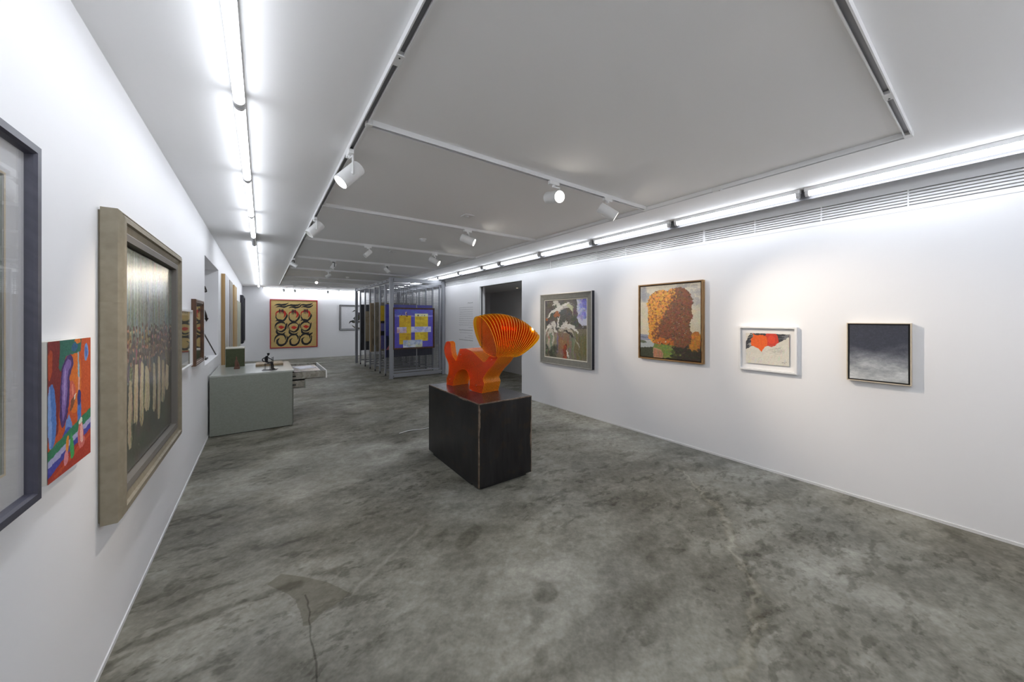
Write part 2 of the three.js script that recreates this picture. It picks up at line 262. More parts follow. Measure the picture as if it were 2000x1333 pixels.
// ceiling fittings
function ceilingDisc(x, z, label) {
  const t = thing('smoke_detector', label, 'detector', [x, H, z]);
  obj('base', new THREE.CylinderGeometry(0.05, 0.055, 0.012, 24).translate(0, -0.006, 0), whitePaint, t);
  obj('dome', new THREE.LatheGeometry([[0, -0.045], [0.022, -0.043], [0.034, -0.03], [0.04, -0.012], [0.04, 0]].map((p) => new THREE.Vector2(...p)), 24), whitePaint, t);
}
ceilingDisc(1.99, -5.11, 'round white smoke detector between the cross tracks by the lit spotlight');
ceilingDisc(2.01, -10.99, 'round white smoke detector near the mesh rack top');
for (const [x, z, w] of [[1.962, -3.64, 'over the acrylic sculpture'], [1.916, -6.35, 'nearer the doorway'], [1.976, -9.31, 'level with the mesh rack'], [1.963, -12.18, 'deep in the gallery']]) {
  const t = thing('ceiling_sensor', 'flat square white ceiling sensor ' + w, 'sensor', [x, H, z]);
  obj('plate', rbx(-0.06, 0.06, -0.012, 0, -0.06, 0.06, 0.004), whitePaint, t);
  obj('eye', new THREE.CylinderGeometry(0.018, 0.014, 0.01, 16).translate(0, -0.016, 0), capMat, t);
}

// ---------------------------------------------------------------- slotted air grille
for (let k = 0; k < 6; k++) {
  const z0 = 0.66 - k * 2.75, L = 2.747, t = thing('air_grille', ['white slotted air grille section over the two smallest pictures', 'white slotted air grille section over the autumn tree painting', 'white slotted air grille section running over the doorway', 'white slotted air grille section over the wall text and rack', 'white slotted air grille section behind the storage rack', 'white slotted air grille section nearest the end wall'][k], 'air grille', [XR, GY0, z0 - 2.75 / 2], 0, 'air grille sections');
  const n = 5, pitch = (GY1 - GY0 - 0.008) / n;
  for (let i = 0; i < n; i++) obj('slat', bx(0, 0.05, 0.008 + i * pitch, i * pitch + pitch, -L / 2, L / 2), whitePaint, t);
  for (let i = 1; i <= 5; i++) obj(i === 5 ? 'frame_end' : 'divider', i === 5 ? bx(-0.0005, 0.014, 0, GY1 - GY0, -1.3735, -1.345) : bx(0.0008, 0.013, 0, GY1 - GY0, (2.5 - i) * 0.55 - 0.005, (2.5 - i) * 0.55 + 0.005), whitePaint, t);
}

// ---------------------------------------------------------------- picture builders
// mitred moulding: profile = [inset from the outer edge, height off the wall]; frame lies in x/y with its foot at y = 0
function moulding(w, h, profile) {
  const pos = [], idx = [];
  const ring = ([d, e]) => [[-w / 2 + d, d, e], [w / 2 - d, d, e], [w / 2 - d, h - d, e], [-w / 2 + d, h - d, e]];
  for (let i = 0; i + 1 < profile.length; i++) {
    const a = ring(profile[i]), b = ring(profile[i + 1]);
    for (let k = 0; k < 4; k++) { const n = (k + 1) % 4, o = pos.length / 3; pos.push(...a[k], ...a[n], ...b[n], ...b[k]); idx.push(o, o + 1, o + 2, o, o + 2, o + 3); }
  }
  const g = new THREE.BufferGeometry(); g.setAttribute('position', new THREE.Float32BufferAttribute(pos, 3)); g.setIndex(idx);
  const f = g.toNonIndexed(); f.computeVertexNormals();
  const p = f.attributes.position, nn = f.attributes.normal, uv = [];
  for (let i = 0; i < p.count; i++) { const side = Math.abs(p.getX(i)) / w > Math.abs(p.getY(i) - h / 2) / h; uv.push(side ? p.getX(i) * 1 + p.getZ(i) : p.getY(i) + p.getZ(i), side ? p.getY(i) : p.getX(i)); }
  f.setAttribute('uv', new THREE.Float32BufferAttribute(uv, 2));
  return f;
}
const FACE = { left: Math.PI / 2, right: -Math.PI / 2, back: 0, front: Math.PI };
const sheet = (w, h, y0, z) => new THREE.PlaneGeometry(w, h).translate(0, y0 + h / 2, z);
const slab = (w, h, y0, z0, z1) => bx(-w / 2, w / 2, y0, y0 + h, z0, z1);
const glassMat = new THREE.MeshPhysicalMaterial({ color: 0xffffff, roughness: 0.02, transmission: 1, thickness: 0, ior: 1.5 });
const woodTex = (dark, light) => dataTex(256, 256, (u, v) => { const g = fbm(u * 26 + fbm(v * 2, u * 3, 3) * 3, v * 2.2, 5), t = clamp(g * 1.5 - 0.25); return [0, 1, 2].map((i) => dark[i] + (light[i] - dark[i]) * t); });
const oak = std(0xffffff, 0.55, { map: woodTex([112, 82, 46], [168, 132, 84]) });
const brown = std(0xffffff, 0.45, { map: woodTex([58, 38, 26], [112, 76, 50]) });
const pine = std(0xffffff, 0.6, { map: woodTex([150, 118, 72], [192, 160, 112]) });
const paleWood = std(0xffffff, 0.6, { map: woodTex([196, 180, 156], [222, 210, 190]) });
const taupe = std(0xffffff, 0.6, { map: dataTex(256, 256, (u, v) => { const n = (fbm(u * 40, v * 40, 3) - 0.5) * 20; return [140 + n, 131 + n, 112 + n]; }) });
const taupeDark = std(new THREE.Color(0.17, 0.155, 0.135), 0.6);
const backing = std(new THREE.Color(0.18, 0.16, 0.14), 0.8);
const black = std(new THREE.Color(0.012, 0.012, 0.014), 0.5);
const blackGloss = std(new THREE.Color(0.012, 0.012, 0.02), 0.25);
const linen = std(new THREE.Color(0.74, 0.72, 0.65), 0.85);
const art = (map, roughness = 0.55, more = {}) => std(0xffffff, roughness, { map, ...more });
const rgb = (r, g, b, a = 1) => `rgba(${r | 0},${g | 0},${b | 0},${a})`;
function blob(x, cx, cy, rx, ry, n, amp, col, rot = 0) {
  x.fillStyle = col; x.beginPath();
  const ph = rr(0, 99); for (let i = 0; i <= n; i++) { const a = (i % n) / n * Math.PI * 2, k = 1 + (vn(ph + Math.cos(a) * 2.2, ph + Math.sin(a) * 2.2) - 0.5) * amp * 2, px = Math.cos(a) * rx * k, py = Math.sin(a) * ry * k; x.lineTo(cx + px * Math.cos(rot) - py * Math.sin(rot), cy + px * Math.sin(rot) + py * Math.cos(rot)); }
  x.closePath(); x.fill();
}
function path(x, pts, col, close = true) { x.fillStyle = col; x.beginPath(); pts.forEach(([a, b], i) => i ? x.lineTo(a, b) : x.moveTo(a, b)); if (close) x.closePath(); x.fill(); }
function smooth(x, pts, col) { x.fillStyle = col; x.beginPath(); const n = pts.length, m = (a, b) => [(a[0] + b[0]) / 2, (a[1] + b[1]) / 2]; x.moveTo(...m(pts[n - 1], pts[0])); for (let i = 0; i < n; i++) x.quadraticCurveTo(...pts[i], ...m(pts[i], pts[(i + 1) % n])); x.closePath(); x.fill(); }
// brush stroke that swells and tapers
function brush(x, pts, wmax, col, bias = 0.5) {
  const c = new THREE.CatmullRomCurve3(pts.map(([a, b]) => V(a, b, 0))), N = 40, L = [], R = [];
  for (let i = 0; i <= N; i++) { const t = i / N, p = c.getPoint(t), d = c.getTangent(t), w = wmax * 0.5 * Math.pow(Math.sin(Math.PI * Math.pow(t, bias === 0.5 ? 1 : Math.log(0.5) / Math.log(bias))), 0.8); L.push([p.x - d.y * w, p.y + d.x * w]); R.unshift([p.x + d.y * w, p.y - d.x * w]); }
  path(x, [...L, ...R], col);
}

// ================================================================ niche wall (left)
{ // large framed print behind glass
  const w = 1.0, h = 1.09, t = thing('framed_print', 'large pale print behind glass in a dark slate-blue frame', 'picture', [XL, 1.04, -1.735 + w / 2], FACE.left);
  const slate = std(0xffffff, 0.45, { map: dataTex(128, 256, (u, v) => { const n = (fbm(u * 50, v * 6, 4) - 0.5) * 26; return [60 + n, 60 + n, 74 + n]; }), clearcoat: 0.3, clearcoatRoughness: 0.4 });
  obj('frame', moulding(w, h, [[0, 0], [0, 0.034], [0.003, 0.037], [0.024, 0.037], [0.03, 0.03], [0.033, 0.012]]), slate, t);
  obj('mat_board', moulding(w, h, [[0.03, 0.013], [0.125, 0.013], [0.129, 0.009]]), std(new THREE.Color(0.66, 0.66, 0.67), 0.8), t);
  obj('mat_bevel', moulding(w, h, [[0.124, 0.0135], [0.130, 0.0125]]), std(new THREE.Color(0.62, 0.52, 0.36), 0.7), t);
  const tex = canvasTex(512, 512, (x, W) => { x.fillStyle = '#8f978f'; x.fillRect(0, 0, W, W); for (let i = 0; i < 90; i++) blob(x, rr(0, W), rr(0, W), rr(20, 90), rr(30, 130), 24, 0.3, rgb(rr(128, 168), rr(138, 168), rr(128, 150), 0.12)); for (let i = 0; i < 14; i++) blob(x, rr(0, W), rr(W * 0.55, W), rr(10, 60), rr(20, 80), 20, 0.4, rgb(150, 140, 110, 0.18)); });
  obj('print', sheet(w - 0.25, h - 0.25, 0.125, 0.009), art(tex, 0.7), t);
  obj('glass', slab(w - 0.06, h - 0.06, 0.03, 0.0165, 0.0185), glassMat, t);
  obj('back_panel', slab(w - 0.02, h - 0.02, 0.01, 0.001, 0.007), backing, t);
}
{ // unframed canvas of a figure in profile
  const w = 0.345, h = 0.462, D = 0.033, t = thing('painted_canvas', 'small unframed canvas of a purple-haired figure in profile on orange', 'painting', [XL, 1.063, -1.783 - w / 2], FACE.left);
  const tex = canvasTex(520, 700, (x, W, Hh) => {
    const sx = W / 400, sy = Hh / 560; x.scale(sx, sy);
    const P2 = (pts, c) => smooth(x, pts, c);
    x.fillStyle = '#c4511c'; x.fillRect(0, 0, 400, 560);
    P2([[180, 60], [300, 50], [290, 330], [170, 330]], '#d8701e'); path(x, [[0, 0], [120, 0], [110, 150], [80, 380], [40, 400], [0, 400]], '#7e2420'); P2([[0, 40], [40, 30], [30, 150], [0, 160]], '#b5471f');
    path(x, [[95, 0], [300, 0], [290, 60], [150, 70], [105, 130], [88, 110]], '#2c6a58'); P2([[230, 10], [270, 30], [230, 60], [190, 40]], '#2f5f86'); P2([[210, 0], [300, 0], [280, 30]], '#e07a22');
    P2([[325, 30], [370, 24], [376, 100], [330, 112]], '#6f8fc4'); P2([[335, 40], [360, 40], [362, 90], [340, 92]], '#4c6cb0');
    P2([[0, 170], [50, 170], [70, 300], [60, 420], [0, 430]], '#4f78bd'); P2([[0, 180], [20, 170], [36, 420], [0, 430]], '#7f9fd4');
    P2([[200, 175], [232, 200], [246, 240], [214, 262], [214, 290], [180, 300], [170, 190]], '#d2604c'); P2([[205, 195], [222, 205], [220, 245], [200, 250]], '#e58a72'); P2([[190, 262], [240, 248], [220, 300], [184, 320]], '#7c4a2e'); path(x, [[222, 250], [246, 244], [226, 268]], '#e9dccb');
    P2([[110, 110], [165, 62], [215, 78], [222, 120], [180, 150], [184, 250], [160, 330], [118, 380], [92, 330], [100, 200]], '#4a2f6a'); P2([[120, 120], [160, 80], [200, 92], [196, 122], [162, 140], [160, 250], [135, 330], [112, 340], [112, 210]], '#8266a6'); P2([[128, 140], [150, 110], [146, 230], [126, 300]], '#a58cc0');
    path(x, [[150, 340], [180, 320], [215, 400], [130, 430]], '#6b8bc8'); P2([[100, 420], [150, 370], [210, 390], [260, 430], [200, 470], [90, 460]], '#3b4ea6'); P2([[140, 410], [180, 390], [220, 420], [170, 450]], '#7590d2');
    path(x, [[258, 60], [272, 60], [282, 220], [266, 226]], '#8fb0bf'); path(x, [[264, 170], [284, 180], [280, 240], [262, 240]], '#e2a08c'); P2([[256, 240], [292, 232], [298, 400], [256, 400]], '#4a74c0'); P2([[256, 236], [292, 232], [294, 300], [256, 306]], '#28307a');
    path(x, [[0, 430], [140, 400], [400, 340], [400, 390], [150, 460], [0, 480]], '#2f7a55'); path(x, [[0, 472], [400, 386], [400, 420], [0, 510]], '#a6a4c8'); path(x, [[0, 500], [400, 412], [400, 455], [200, 500], [0, 545]], '#42429a');
    path(x, [[0, 540], [120, 500], [400, 440], [400, 560], [0, 560]], '#a83420'); path(x, [[40, 545], [300, 480], [400, 455], [400, 470], [60, 560]], '#bf4a24');
    P2([[150, 420], [180, 402], [172, 500], [140, 512]], '#e08a2a'); P2([[130, 480], [170, 470], [172, 530], [130, 540]], '#d7838a'); P2([[190, 410], [204, 404], [230, 500], [214, 530], [186, 520]], '#3f9a50');
    P2([[262, 390], [304, 366], [316, 440], [340, 470], [330, 500], [262, 505]], '#cf6a62'); P2([[282, 400], [306, 380], [312, 450], [326, 480], [286, 490]], '#e8b0a4'); P2([[268, 376], [304, 360], [310, 384], [270, 396]], '#d8dcc8');
    x.setTransform(1, 0, 0, 1, 0, 0);
  }, 22, 1, 9, 30);
  obj('stretcher', [slab(w, h, 0, 0.004, D - 0.002)], linen, t);
  obj('painted_face', sheet(w, h, 0, D), art(tex, 0.6), t);
  for (const y of [0.02, 0.08, 0.16, 0.21, 0.235, 0.32, 0.4, 0.448]) obj('tack', new THREE.CylinderGeometry(0.0028, 0.0028, 0.003, 8).rotateZ(Math.PI / 2).translate(-w / 2 - 0.001, y, D * 0.52), black, t);
  t.rotation.z = 0;
}
{ // large taupe frame with a crowd
  const w = 1.47, h = 1.425, t = thing('framed_painting', 'large glossy painting of a standing crowd in a deep taupe frame', 'painting', [XL, 0.675, -2.325 - w / 2], FACE.left);
  obj('frame', moulding(w, h, [[0.012, 0], [0.012, 0.008], [0, 0.008], [0, 0.062], [0.014, 0.074], [0.017, 0.071], [0.026, 0.078], [0.05, 0.08], [0.053, 0.066], [0.085, 0.058], [0.088, 0.05]]), taupe, t);
  obj('inner_liner', moulding(w, h, [[0.086, 0.05], [0.086, 0.062], [0.092, 0.064], [0.122, 0.06], [0.125, 0.02]]), taupeDark, t);
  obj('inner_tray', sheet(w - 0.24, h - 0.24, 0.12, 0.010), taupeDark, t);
  const tex = canvasTex(1024, 1024, (x, W) => {
    x.fillStyle = '#7d857c'; x.fillRect(0, 0, W, W);
    for (let i = 0; i < 260; i++) { const y = rr(0, W * 0.5); blob(x, rr(0, W), y, rr(8, 30), rr(30, 120), 16, 0.4, y > W * 0.22 ? rgb(rr(86, 126), rr(110, 134), rr(112, 136), 0.25) : rgb(rr(120, 165), rr(124, 160), rr(108, 138), 0.25)); }
    for (let i = 0; i < 60; i++) { const px = rr(0, W); brush(x, [[px, -20], [px + rr(-8, 8), 200], [px + rr(-14, 14), rr(340, 480)]], rr(6, 18), rgb(rr(70, 130), rr(84, 130), rr(60, 100), 0.4)); }
    for (const px of [190, 290, 420]) brush(x, [[px, -30], [px + 4, 240], [px + 2, 520]], 26, rgb(84, 98, 66, 0.6));
    path(x, [[0, 640], [W, 560], [W, W], [0, W]], rgb(74, 72, 62, 0.8));
    for (let i = 0; i < 120; i++) blob(x, rr(0, W), rr(560, W), rr(10, 40), rr(10, 50), 14, 0.5, rgb(rr(50, 100), rr(50, 90), rr(44, 80), 0.4));
    for (let row = 0; row < 4; row++) for (let i = 0; i < 22; i++) {
      const px = 30 + i * 46 + rr(-12, 12), top = 385 + row * 46 - px * 0.02 + rr(-16, 16), c = rr(0, 1);
      blob(x, px, top + 70, rr(18, 26), rr(50, 80), 18, 0.3, c < 0.5 ? rgb(rr(96, 140), rr(84, 116), rr(74, 100), 0.9) : rgb(rr(60, 92), rr(62, 88), rr(60, 84), 0.9));
      blob(x, px, top, rr(10, 14), rr(14, 19), 14, 0.2, rgb(rr(140, 176), rr(118, 146), rr(96, 120), 0.9)); blob(x, px, top - 9, rr(10, 15), rr(8, 12), 12, 0.3, rgb(rr(60, 110), rr(54, 84), rr(46, 66), 0.9));
      brush(x, [[px - 12, top + 30], [px - 4, top + 80], [px + 8, top + 120]], 7, rgb(rr(170, 200), rr(150, 172), rr(128, 146), 0.5));
    }
    const skirts = []; for (let px = 60; px < 1000;) { const wd = rr(62, 128) * (1.1 - px / 4000); skirts.push([px, rr(560, 640), wd, rr(800, 960) - px * 0.07]); px += wd * rr(0.9, 1.35); }
    for (const [px, top, wd, bot] of skirts) { { const q = rr(-0.14, 0.14) * wd, c = rr(168, 200); path(x, [[px - wd * 0.28 + q, top - 20], [px - wd * 0.05, top + rr(-40, 0)], [px + wd * 0.3 + q, top + rr(-20, 10)], [px + wd * rr(0.36, 0.5), (top + bot) / 2], [px + wd * rr(0.34, 0.52), bot - rr(0, 40)], [px + wd * 0.2, bot + 14], [px - wd * 0.2, bot + rr(-10, 24)], [px - wd * rr(0.4, 0.52), bot - rr(0, 30)], [px - wd * rr(0.34, 0.46), (top + bot) / 2]], rgb(c, c * 0.93, c * 0.76)); } for (let k = 0; k < 7; k++) brush(x, [[px + rr(-0.3, 0.3) * wd, top + 10], [px + rr(-0.45, 0.45) * wd, (top + bot) / 2], [px + rr(-0.5, 0.5) * wd, bot]], rr(4, 9), rgb(rr(150, 215), rr(136, 200), rr(104, 165), 0.5)); brush(x, [[px + wd * 0.6, top], [px + wd * 0.68, (top + bot) / 2], [px + wd * 0.58, bot + 10]], 12, rgb(50, 54, 56, 0.8)); }
    for (let i = 0; i < 40; i++) { const px = rr(0, W); brush(x, [[px, 760], [px + rr(-6, 6), 860], [px + rr(-10, 10), 940]], rr(6, 12), rgb(rr(60, 130), rr(54, 116), rr(44, 92), 0.6)); }
    for (let i = 0; i < 500; i++) { const px = rr(0, W), py = rr(0, W), c = rr(60, 190); brush(x, [[px, py], [px + rr(-5, 5), py + rr(15, 40)], [px + rr(-8, 8), py + rr(40, 80)]], rr(3, 9), rgb(c, c * 0.95, c * 0.82, 0.22)); }
  }, 22, 1, 9, 24);
  obj('painting', slab(w - 0.274, h - 0.274, 0.137, 0.012, 0.034), art(tex, 0.24, { bumpMap: plasterBump, bumpScale: 0.0006 }), t);
}
const reflPic = (seedCol) => canvasTex(256, 256, (x, W) => { x.fillStyle = seedCol; x.fillRect(0, 0, W, W); for (let i = 0; i < 70; i++) blob(x, rr(0, W), rr(0, W), rr(10, 50), rr(10, 50), 16, 0.5, rgb(rr(70, 130), rr(76, 116), rr(60, 90), 0.3)); });
{
  const w = 0.70, h = 0.545, t = thing('framed_print', 'small glazed print in a narrow white frame beside the taupe frame', 'picture', [XL, 1.14, -4.655 + w / 2], FACE.left);
  obj('frame', moulding(w, h, [[0, 0], [0, 0.036], [0.018, 0.036], [0.018, 0.012]]), whitePaint, t);
  obj('mat_board', moulding(w, h, [[0.016, 0.014], [0.05, 0.014], [0.052, 0.011]]), std(new THREE.Color(0.62, 0.60, 0.5), 0.8), t);
  obj('print', sheet(w - 0.1, h - 0.1, 0.05, 0.011), art(reflPic('#5d5f52'), 0.6), t);
  obj('glass', slab(w - 0.034, h - 0.034, 0.017, 0.024, 0.026), glassMat, t);
  obj('back_panel', slab(w - 0.02, h - 0.02, 0.01, 0.001, 0.009), backing, t);
}
{
  const w = 0.60, h = 0.70, t = thing('framed_print', 'glazed print in a stepped dark brown wooden frame beside the niche', 'picture', [XL, 1.105, -4.84 - w / 2], FACE.left);
  obj('frame', moulding(w, h, [[0, 0], [0, 0.034], [0.005, 0.04], [0.018, 0.04], [0.02, 0.035], [0.034, 0.036], [0.037, 0.03], [0.05, 0.026], [0.05, 0.012]]), brown, t);
  obj('print', sheet(w - 0.1, h - 0.1, 0.05, 0.012), art(reflPic('#4e5247'), 0.6), t);
  obj('glass', slab(w - 0.1, h - 0.1, 0.05, 0.022, 0.024), glassMat, t);
  obj('back_panel', slab(w - 0.02, h - 0.02, 0.01, 0.001, 0.01), backing, t);
}
// pale panels hung beyond the niche
function panel(label, z0, z1, y0, y1, D, sideMat, tex) {
  const w = z0 - z1, h = y1 - y0, t = thing('tall_painting', label, 'painting', [XL, y0, (z0 + z1) / 2], FACE.left);
  obj('stretcher', slab(w, h, 0, 0.002, D - 0.002), sideMat, t);
  obj('painted_face', sheet(w, h, 0, D), art(tex, 0.65), t);
}
const strokesTex = (base, cols, f) => canvasTex(384, 640, (x, W, Hh) => { x.fillStyle = base; x.fillRect(0, 0, W, Hh); for (let i = 0; i < 60; i++) { const px = rr(0, W), py = f(rnd()) * Hh, c = cols[Math.floor(rnd() * cols.length)]; brush(x, [[px, py], [px + rr(-20, 20), py + rr(40, 90)], [px + rr(-30, 30), py + rr(100, 200)]], rr(8, 30), c); } });
panel('tall panel with thick bare wooden side and white upper half', -8.05, -9.02, 0.77, 2.405, 0.058, pine, strokesTex('#d6d6d8', ['rgba(170,168,140,0.5)', 'rgba(150,160,150,0.4)', 'rgba(196,180,140,0.5)'], (r) => 0.62 + 0.4 * r));
panel('tall grey-brown abstract panel with violet strokes near its foot', -9.16, -10.06, 0.79, 2.40, 0.056, brown, strokesTex('#a8a298', ['rgba(120,100,70,0.5)', 'rgba(200,200,196,0.5)', 'rgba(120,110,160,0.45)', 'rgba(90,86,76,0.4)'], (r) => r));
panel('tall honey-coloured wooden panel', -10.6, -11.65, 0.79, 2.41, 0.055, pine, strokesTex('#b99a66', ['rgba(90,80,86,0.35)', 'rgba(200,176,130,0.5)', 'rgba(150,112,60,0.4)'], (r) => r));
panel('pale greenish panel slightly lower than its wooden neighbours', -11.9, -13.6, 0.79, 2.09, 0.056, paleWood, strokesTex('#b4b8a4', ['rgba(200,204,190,0.5)', 'rgba(140,150,120,0.4)'], (r) => r));
{
  const w = 1.25, h = 1.61, t = thing('framed_print', 'tall glazed picture in a thick black frame near the far corner', 'picture', [XL, 0.775, -14.55 - w / 2], FACE.left);
  obj('frame', moulding(w, h, [[0, 0], [0, 0.07], [0.03, 0.1], [0.07, 0.1], [0.08, 0.04]]), blackGloss, t);
  obj('print', sheet(w - 0.15, h - 0.15, 0.075, 0.04), art(reflPic('#3a3a3c'), 0.6), t);
  obj('glass', slab(w - 0.15, h - 0.15, 0.075, 0.05, 0.053), glassMat, t);
  obj('back_panel', slab(w - 0.04, h - 0.04, 0.02, 0.001, 0.035), backing, t);
}
// sculptures in the niche
const bronze = std(new THREE.Color(0.035, 0.028, 0.024), 0.45, { metalness: 0.6 });
{
  const t = thing('bronze_sculpture', 'dark bronze stick figure with beaked head standing in the niche', 'sculpture', [-0.80, NY0, -7.05]);
  obj('base', rbx(-0.09, 0.09, 0, 0.025, -0.09, 0.09, 0.004), bronze, t);
  obj('leg', rod([0.02, 0.02, 0.04], [0.0, 0.42, 0.0], 0.012, 0.016), bronze, t);
  obj('leg', rod([-0.02, 0.02, -0.05], [0.0, 0.42, -0.01], 0.012, 0.016), bronze, t);
  obj('torso', new THREE.LatheGeometry([[0, 0.4], [0.03, 0.42], [0.045, 0.55], [0.06, 0.74], [0.05, 0.82], [0.018, 0.86], [0.015, 0.95], [0, 0.95]].map((p) => new THREE.Vector2(...p)), 18).scale(1, 1, 0.7), bronze, t);
  obj('arm', tube([[0.03, 0.78, -0.02], [0.05, 0.74, -0.22], [0.06, 0.66, -0.40], [0.065, 0.60, -0.44]], 0.017), bronze, t);
  obj('hand', new THREE.ConeGeometry(0.03, 0.06, 10).rotateX(Math.PI).translate(0.065, 0.58, -0.44), bronze, t);
  obj('arm', tube([[-0.03, 0.78, 0.0], [-0.06, 0.66, 0.06], [-0.03, 0.54, 0.12]], 0.015), bronze, t);
  obj('head', [ball(0.0, 1.0, -0.02, 0.055, 0.8, 1.15, 1)], bronze, t);
  obj('beak', [rod([0.0, 1.02, -0.05], [0.045, 1.065, -0.5], 0.03, 0.02), rod([0.045, 1.065, -0.46], [0.045, 1.13, -0.44], 0.026, 0.006), new THREE.ConeGeometry(0.022, 0.12, 10).rotateX(-Math.PI / 2).translate(0.05, 1.05, -0.53)], bronze, t);
}
tag(obj('metal_rod', rod([-0.72, 1.40, -6.95], [-0.625, 1.008, -7.56], 0.009), std(new THREE.Color(0.07, 0.06, 0.05), 0.5)), 'thin dark rod leaning on the niche sill', 'rod');
{
  const t = thing('small_bronze', 'little dark bronze bird shape lying on the niche sill', 'sculpture', [-0.68, NY0, -6.72]);
  obj('body', ball(0, 0.018, 0, 0.03, 1, 0.55, 1.8), bronze, t);
  obj('tail', new THREE.ConeGeometry(0.02, 0.12, 8).rotateX(-Math.PI / 2).scale(1, 0.5, 1).translate(0.02, 0.024, -0.09), bronze, t);
}
{
  const t = thing('thin_board', 'narrow dark board standing on edge on the niche sill', 'board', [-0.62, NY0, -6.02]);
  obj('board', rbx(-0.05, 0.002, 0, 0.27, -0.004, 0.004, 0.001), brown, t);
}

// ================================================================ plan chest and what is on it
const CX0 = -0.575, CX1 = 0.39, CZ0 = -6.165, CZ1 = -7.51, CH = 0.83;
const chestMat = std(0xffffff, 0.38, { map: dataTex(256, 256, (u, v) => { const n = (fbm(u * 60, v * 60, 3) - 0.5) * 14; return [136 + n, 140 + n, 130 + n]; }) });
const topMat = std(new THREE.Color(0.42, 0.44, 0.40), 0.16);
const drawerIn = std(new THREE.Color(0.20, 0.20, 0.20), 0.7), drawerSide = std(0xffffff, 0.6, { map: woodTex([120, 116, 104], [176, 172, 160]) }), drawerEdge = std(new THREE.Color(0.74, 0.74, 0.72), 0.5);
{
  const t = thing('plan_chest', 'grey-green plan chest with its top drawer pulled open', 'plan chest', [(CX0 + CX1) / 2, 0, (CZ0 + CZ1) / 2]);
  const x0 = CX0 - t.position.x, x1 = -x0, z0 = CZ0 - t.position.z, z1 = -z0;
  obj('side_panel', rbx(x0, x1 - 0.02, 0.012, CH - 0.022, z0 - 0.02, z0, 0.002), chestMat, t);
  obj('side_panel', rbx(x0, x1 - 0.02, 0.012, CH - 0.022, z1, z1 + 0.02, 0.002), chestMat, t);
  obj('back_panel', bx(x0, x0 + 0.012, 0.012, CH - 0.022, z1 + 0.02, z0 - 0.02), chestMat, t);
  obj('top', rbx(x0, x1, CH - 0.022, CH, z1, z0, 0.002), topMat, t);
  obj('plinth', bx(x0 + 0.03, x1 - 0.05, 0, 0.02, z1 + 0.03, z0 - 0.03), black, t);
  const dh = 0.128, open = [0.455, 0.16, 0, 0, 0, 0];
  for (let i = 0; i < 6; i++) {
    const y1 = CH - 0.052 - i * dh, y0 = y1 - dh + 0.008, o = open[i], d = new THREE.Group(); d.name = 'drawer'; t.add(d);
    const fx = x1 + o, bk = fx - 0.88, za = z1 + 0.028, zb = z0 - 0.115;
    obj('drawer_front', rbx(fx - 0.018, fx, y0 - 0.002, y1, z1 + 0.004, zb + 0.006, 0.002), i ? chestMat : drawerEdge, d);
    if (o > 0) { obj('drawer_side', bx(bk, fx - 0.018, y0 + 0.006, y1 - 0.004, zb - 0.012, zb), drawerSide, d); obj('drawer_side', bx(bk, fx - 0.018, y0 + 0.006, y1 - 0.004, za, za + 0.012), drawerSide, d); obj('drawer_bottom', bx(bk, fx - 0.018, y0 + 0.006, y0 + 0.014, za, zb), drawerIn, d); obj('runner', bx(x1 - 0.3, x1 + 0.03, y0 + 0.05, y0 + 0.066, zb, zb + 0.01), black, d); }
    obj('handle', tube([[fx, (y0 + y1) / 2, -0.07], [fx + 0.022, (y0 + y1) / 2, -0.055], [fx + 0.022, (y0 + y1) / 2, 0.055], [fx, (y0 + y1) / 2, 0.07]], 0.005, 16, 6), black, d);
  }
}
tag(obj('portfolio', rbx(0.405, 0.78, 0.672, 0.764, -7.3, -6.42, 0.006), blackGloss), 'thick black portfolio lying in the open drawer', 'portfolio');
tag(obj('paper_sheet', new THREE.BoxGeometry(0.26, 0.004, 0.34).rotateY(0.25).translate(0.6, 0.7665, -6.95), std(new THREE.Color(0.72, 0.72, 0.78), 0.8)), 'white paper lying on the black portfolio', 'paper');
{
  const t = thing('green_box', 'dark green painted shallow box with reddish wooden side on the plan chest', 'box', [-0.35, CH, -7.19]);
  const green = std(0xffffff, 0.7, { map: dataTex(128, 128, (u, v) => { const n = (fbm(u * 12, v * 12, 4) - 0.5) * 16; return [66 + n, 72 + n, 46 + n]; }) });
  obj('case', [bx(-0.118, 0.118, 0, 0.30, -0.05, 0.045)], std(0xffffff, 0.55, { map: woodTex([104, 66, 36], [150, 98, 56]) }), t);
  obj('front_panel', rbx(-0.122, 0.118, 0, 0.288, 0.045, 0.052, 0.002), green, t);
  obj('front_rim', rbx(-0.122, 0.118, 0.289, 0.301, 0.045, 0.052, 0.002), linen, t);
  obj('top_edge', rbx(-0.122, 0.122, 0.301, 0.315, -0.05, 0.05, 0.002), linen, t);
}
{
  const t = thing('stone_figure', 'small reddish-brown stone figure before the green box', 'figurine', [-0.315, CH, -6.82]);
  const stone = std(0xffffff, 0.7, { map: dataTex(64, 64, (u, v) => { const n = (fbm(u * 9, v * 9, 4) - 0.5) * 40; return [104 + n, 72 + n, 58 + n]; }) });
  obj('base', rbx(-0.035, 0.035, 0, 0.03, -0.03, 0.03, 0.006), stone, t);
  obj('body', new THREE.LatheGeometry([[0, 0.025], [0.026, 0.028], [0.022, 0.07], [0.024, 0.10], [0.016, 0.13], [0.008, 0.15], [0.011, 0.168], [0.008, 0.185], [0, 0.19]].map((p) => new THREE.Vector2(...p)), 16).scale(0.9, 1, 0.75).translate(-0.006, 0, 0), stone, t);
  obj('arm', rod([0.005, 0.12, 0.012], [0.028, 0.04, 0.012], 0.007, 0.009), stone, t);
}
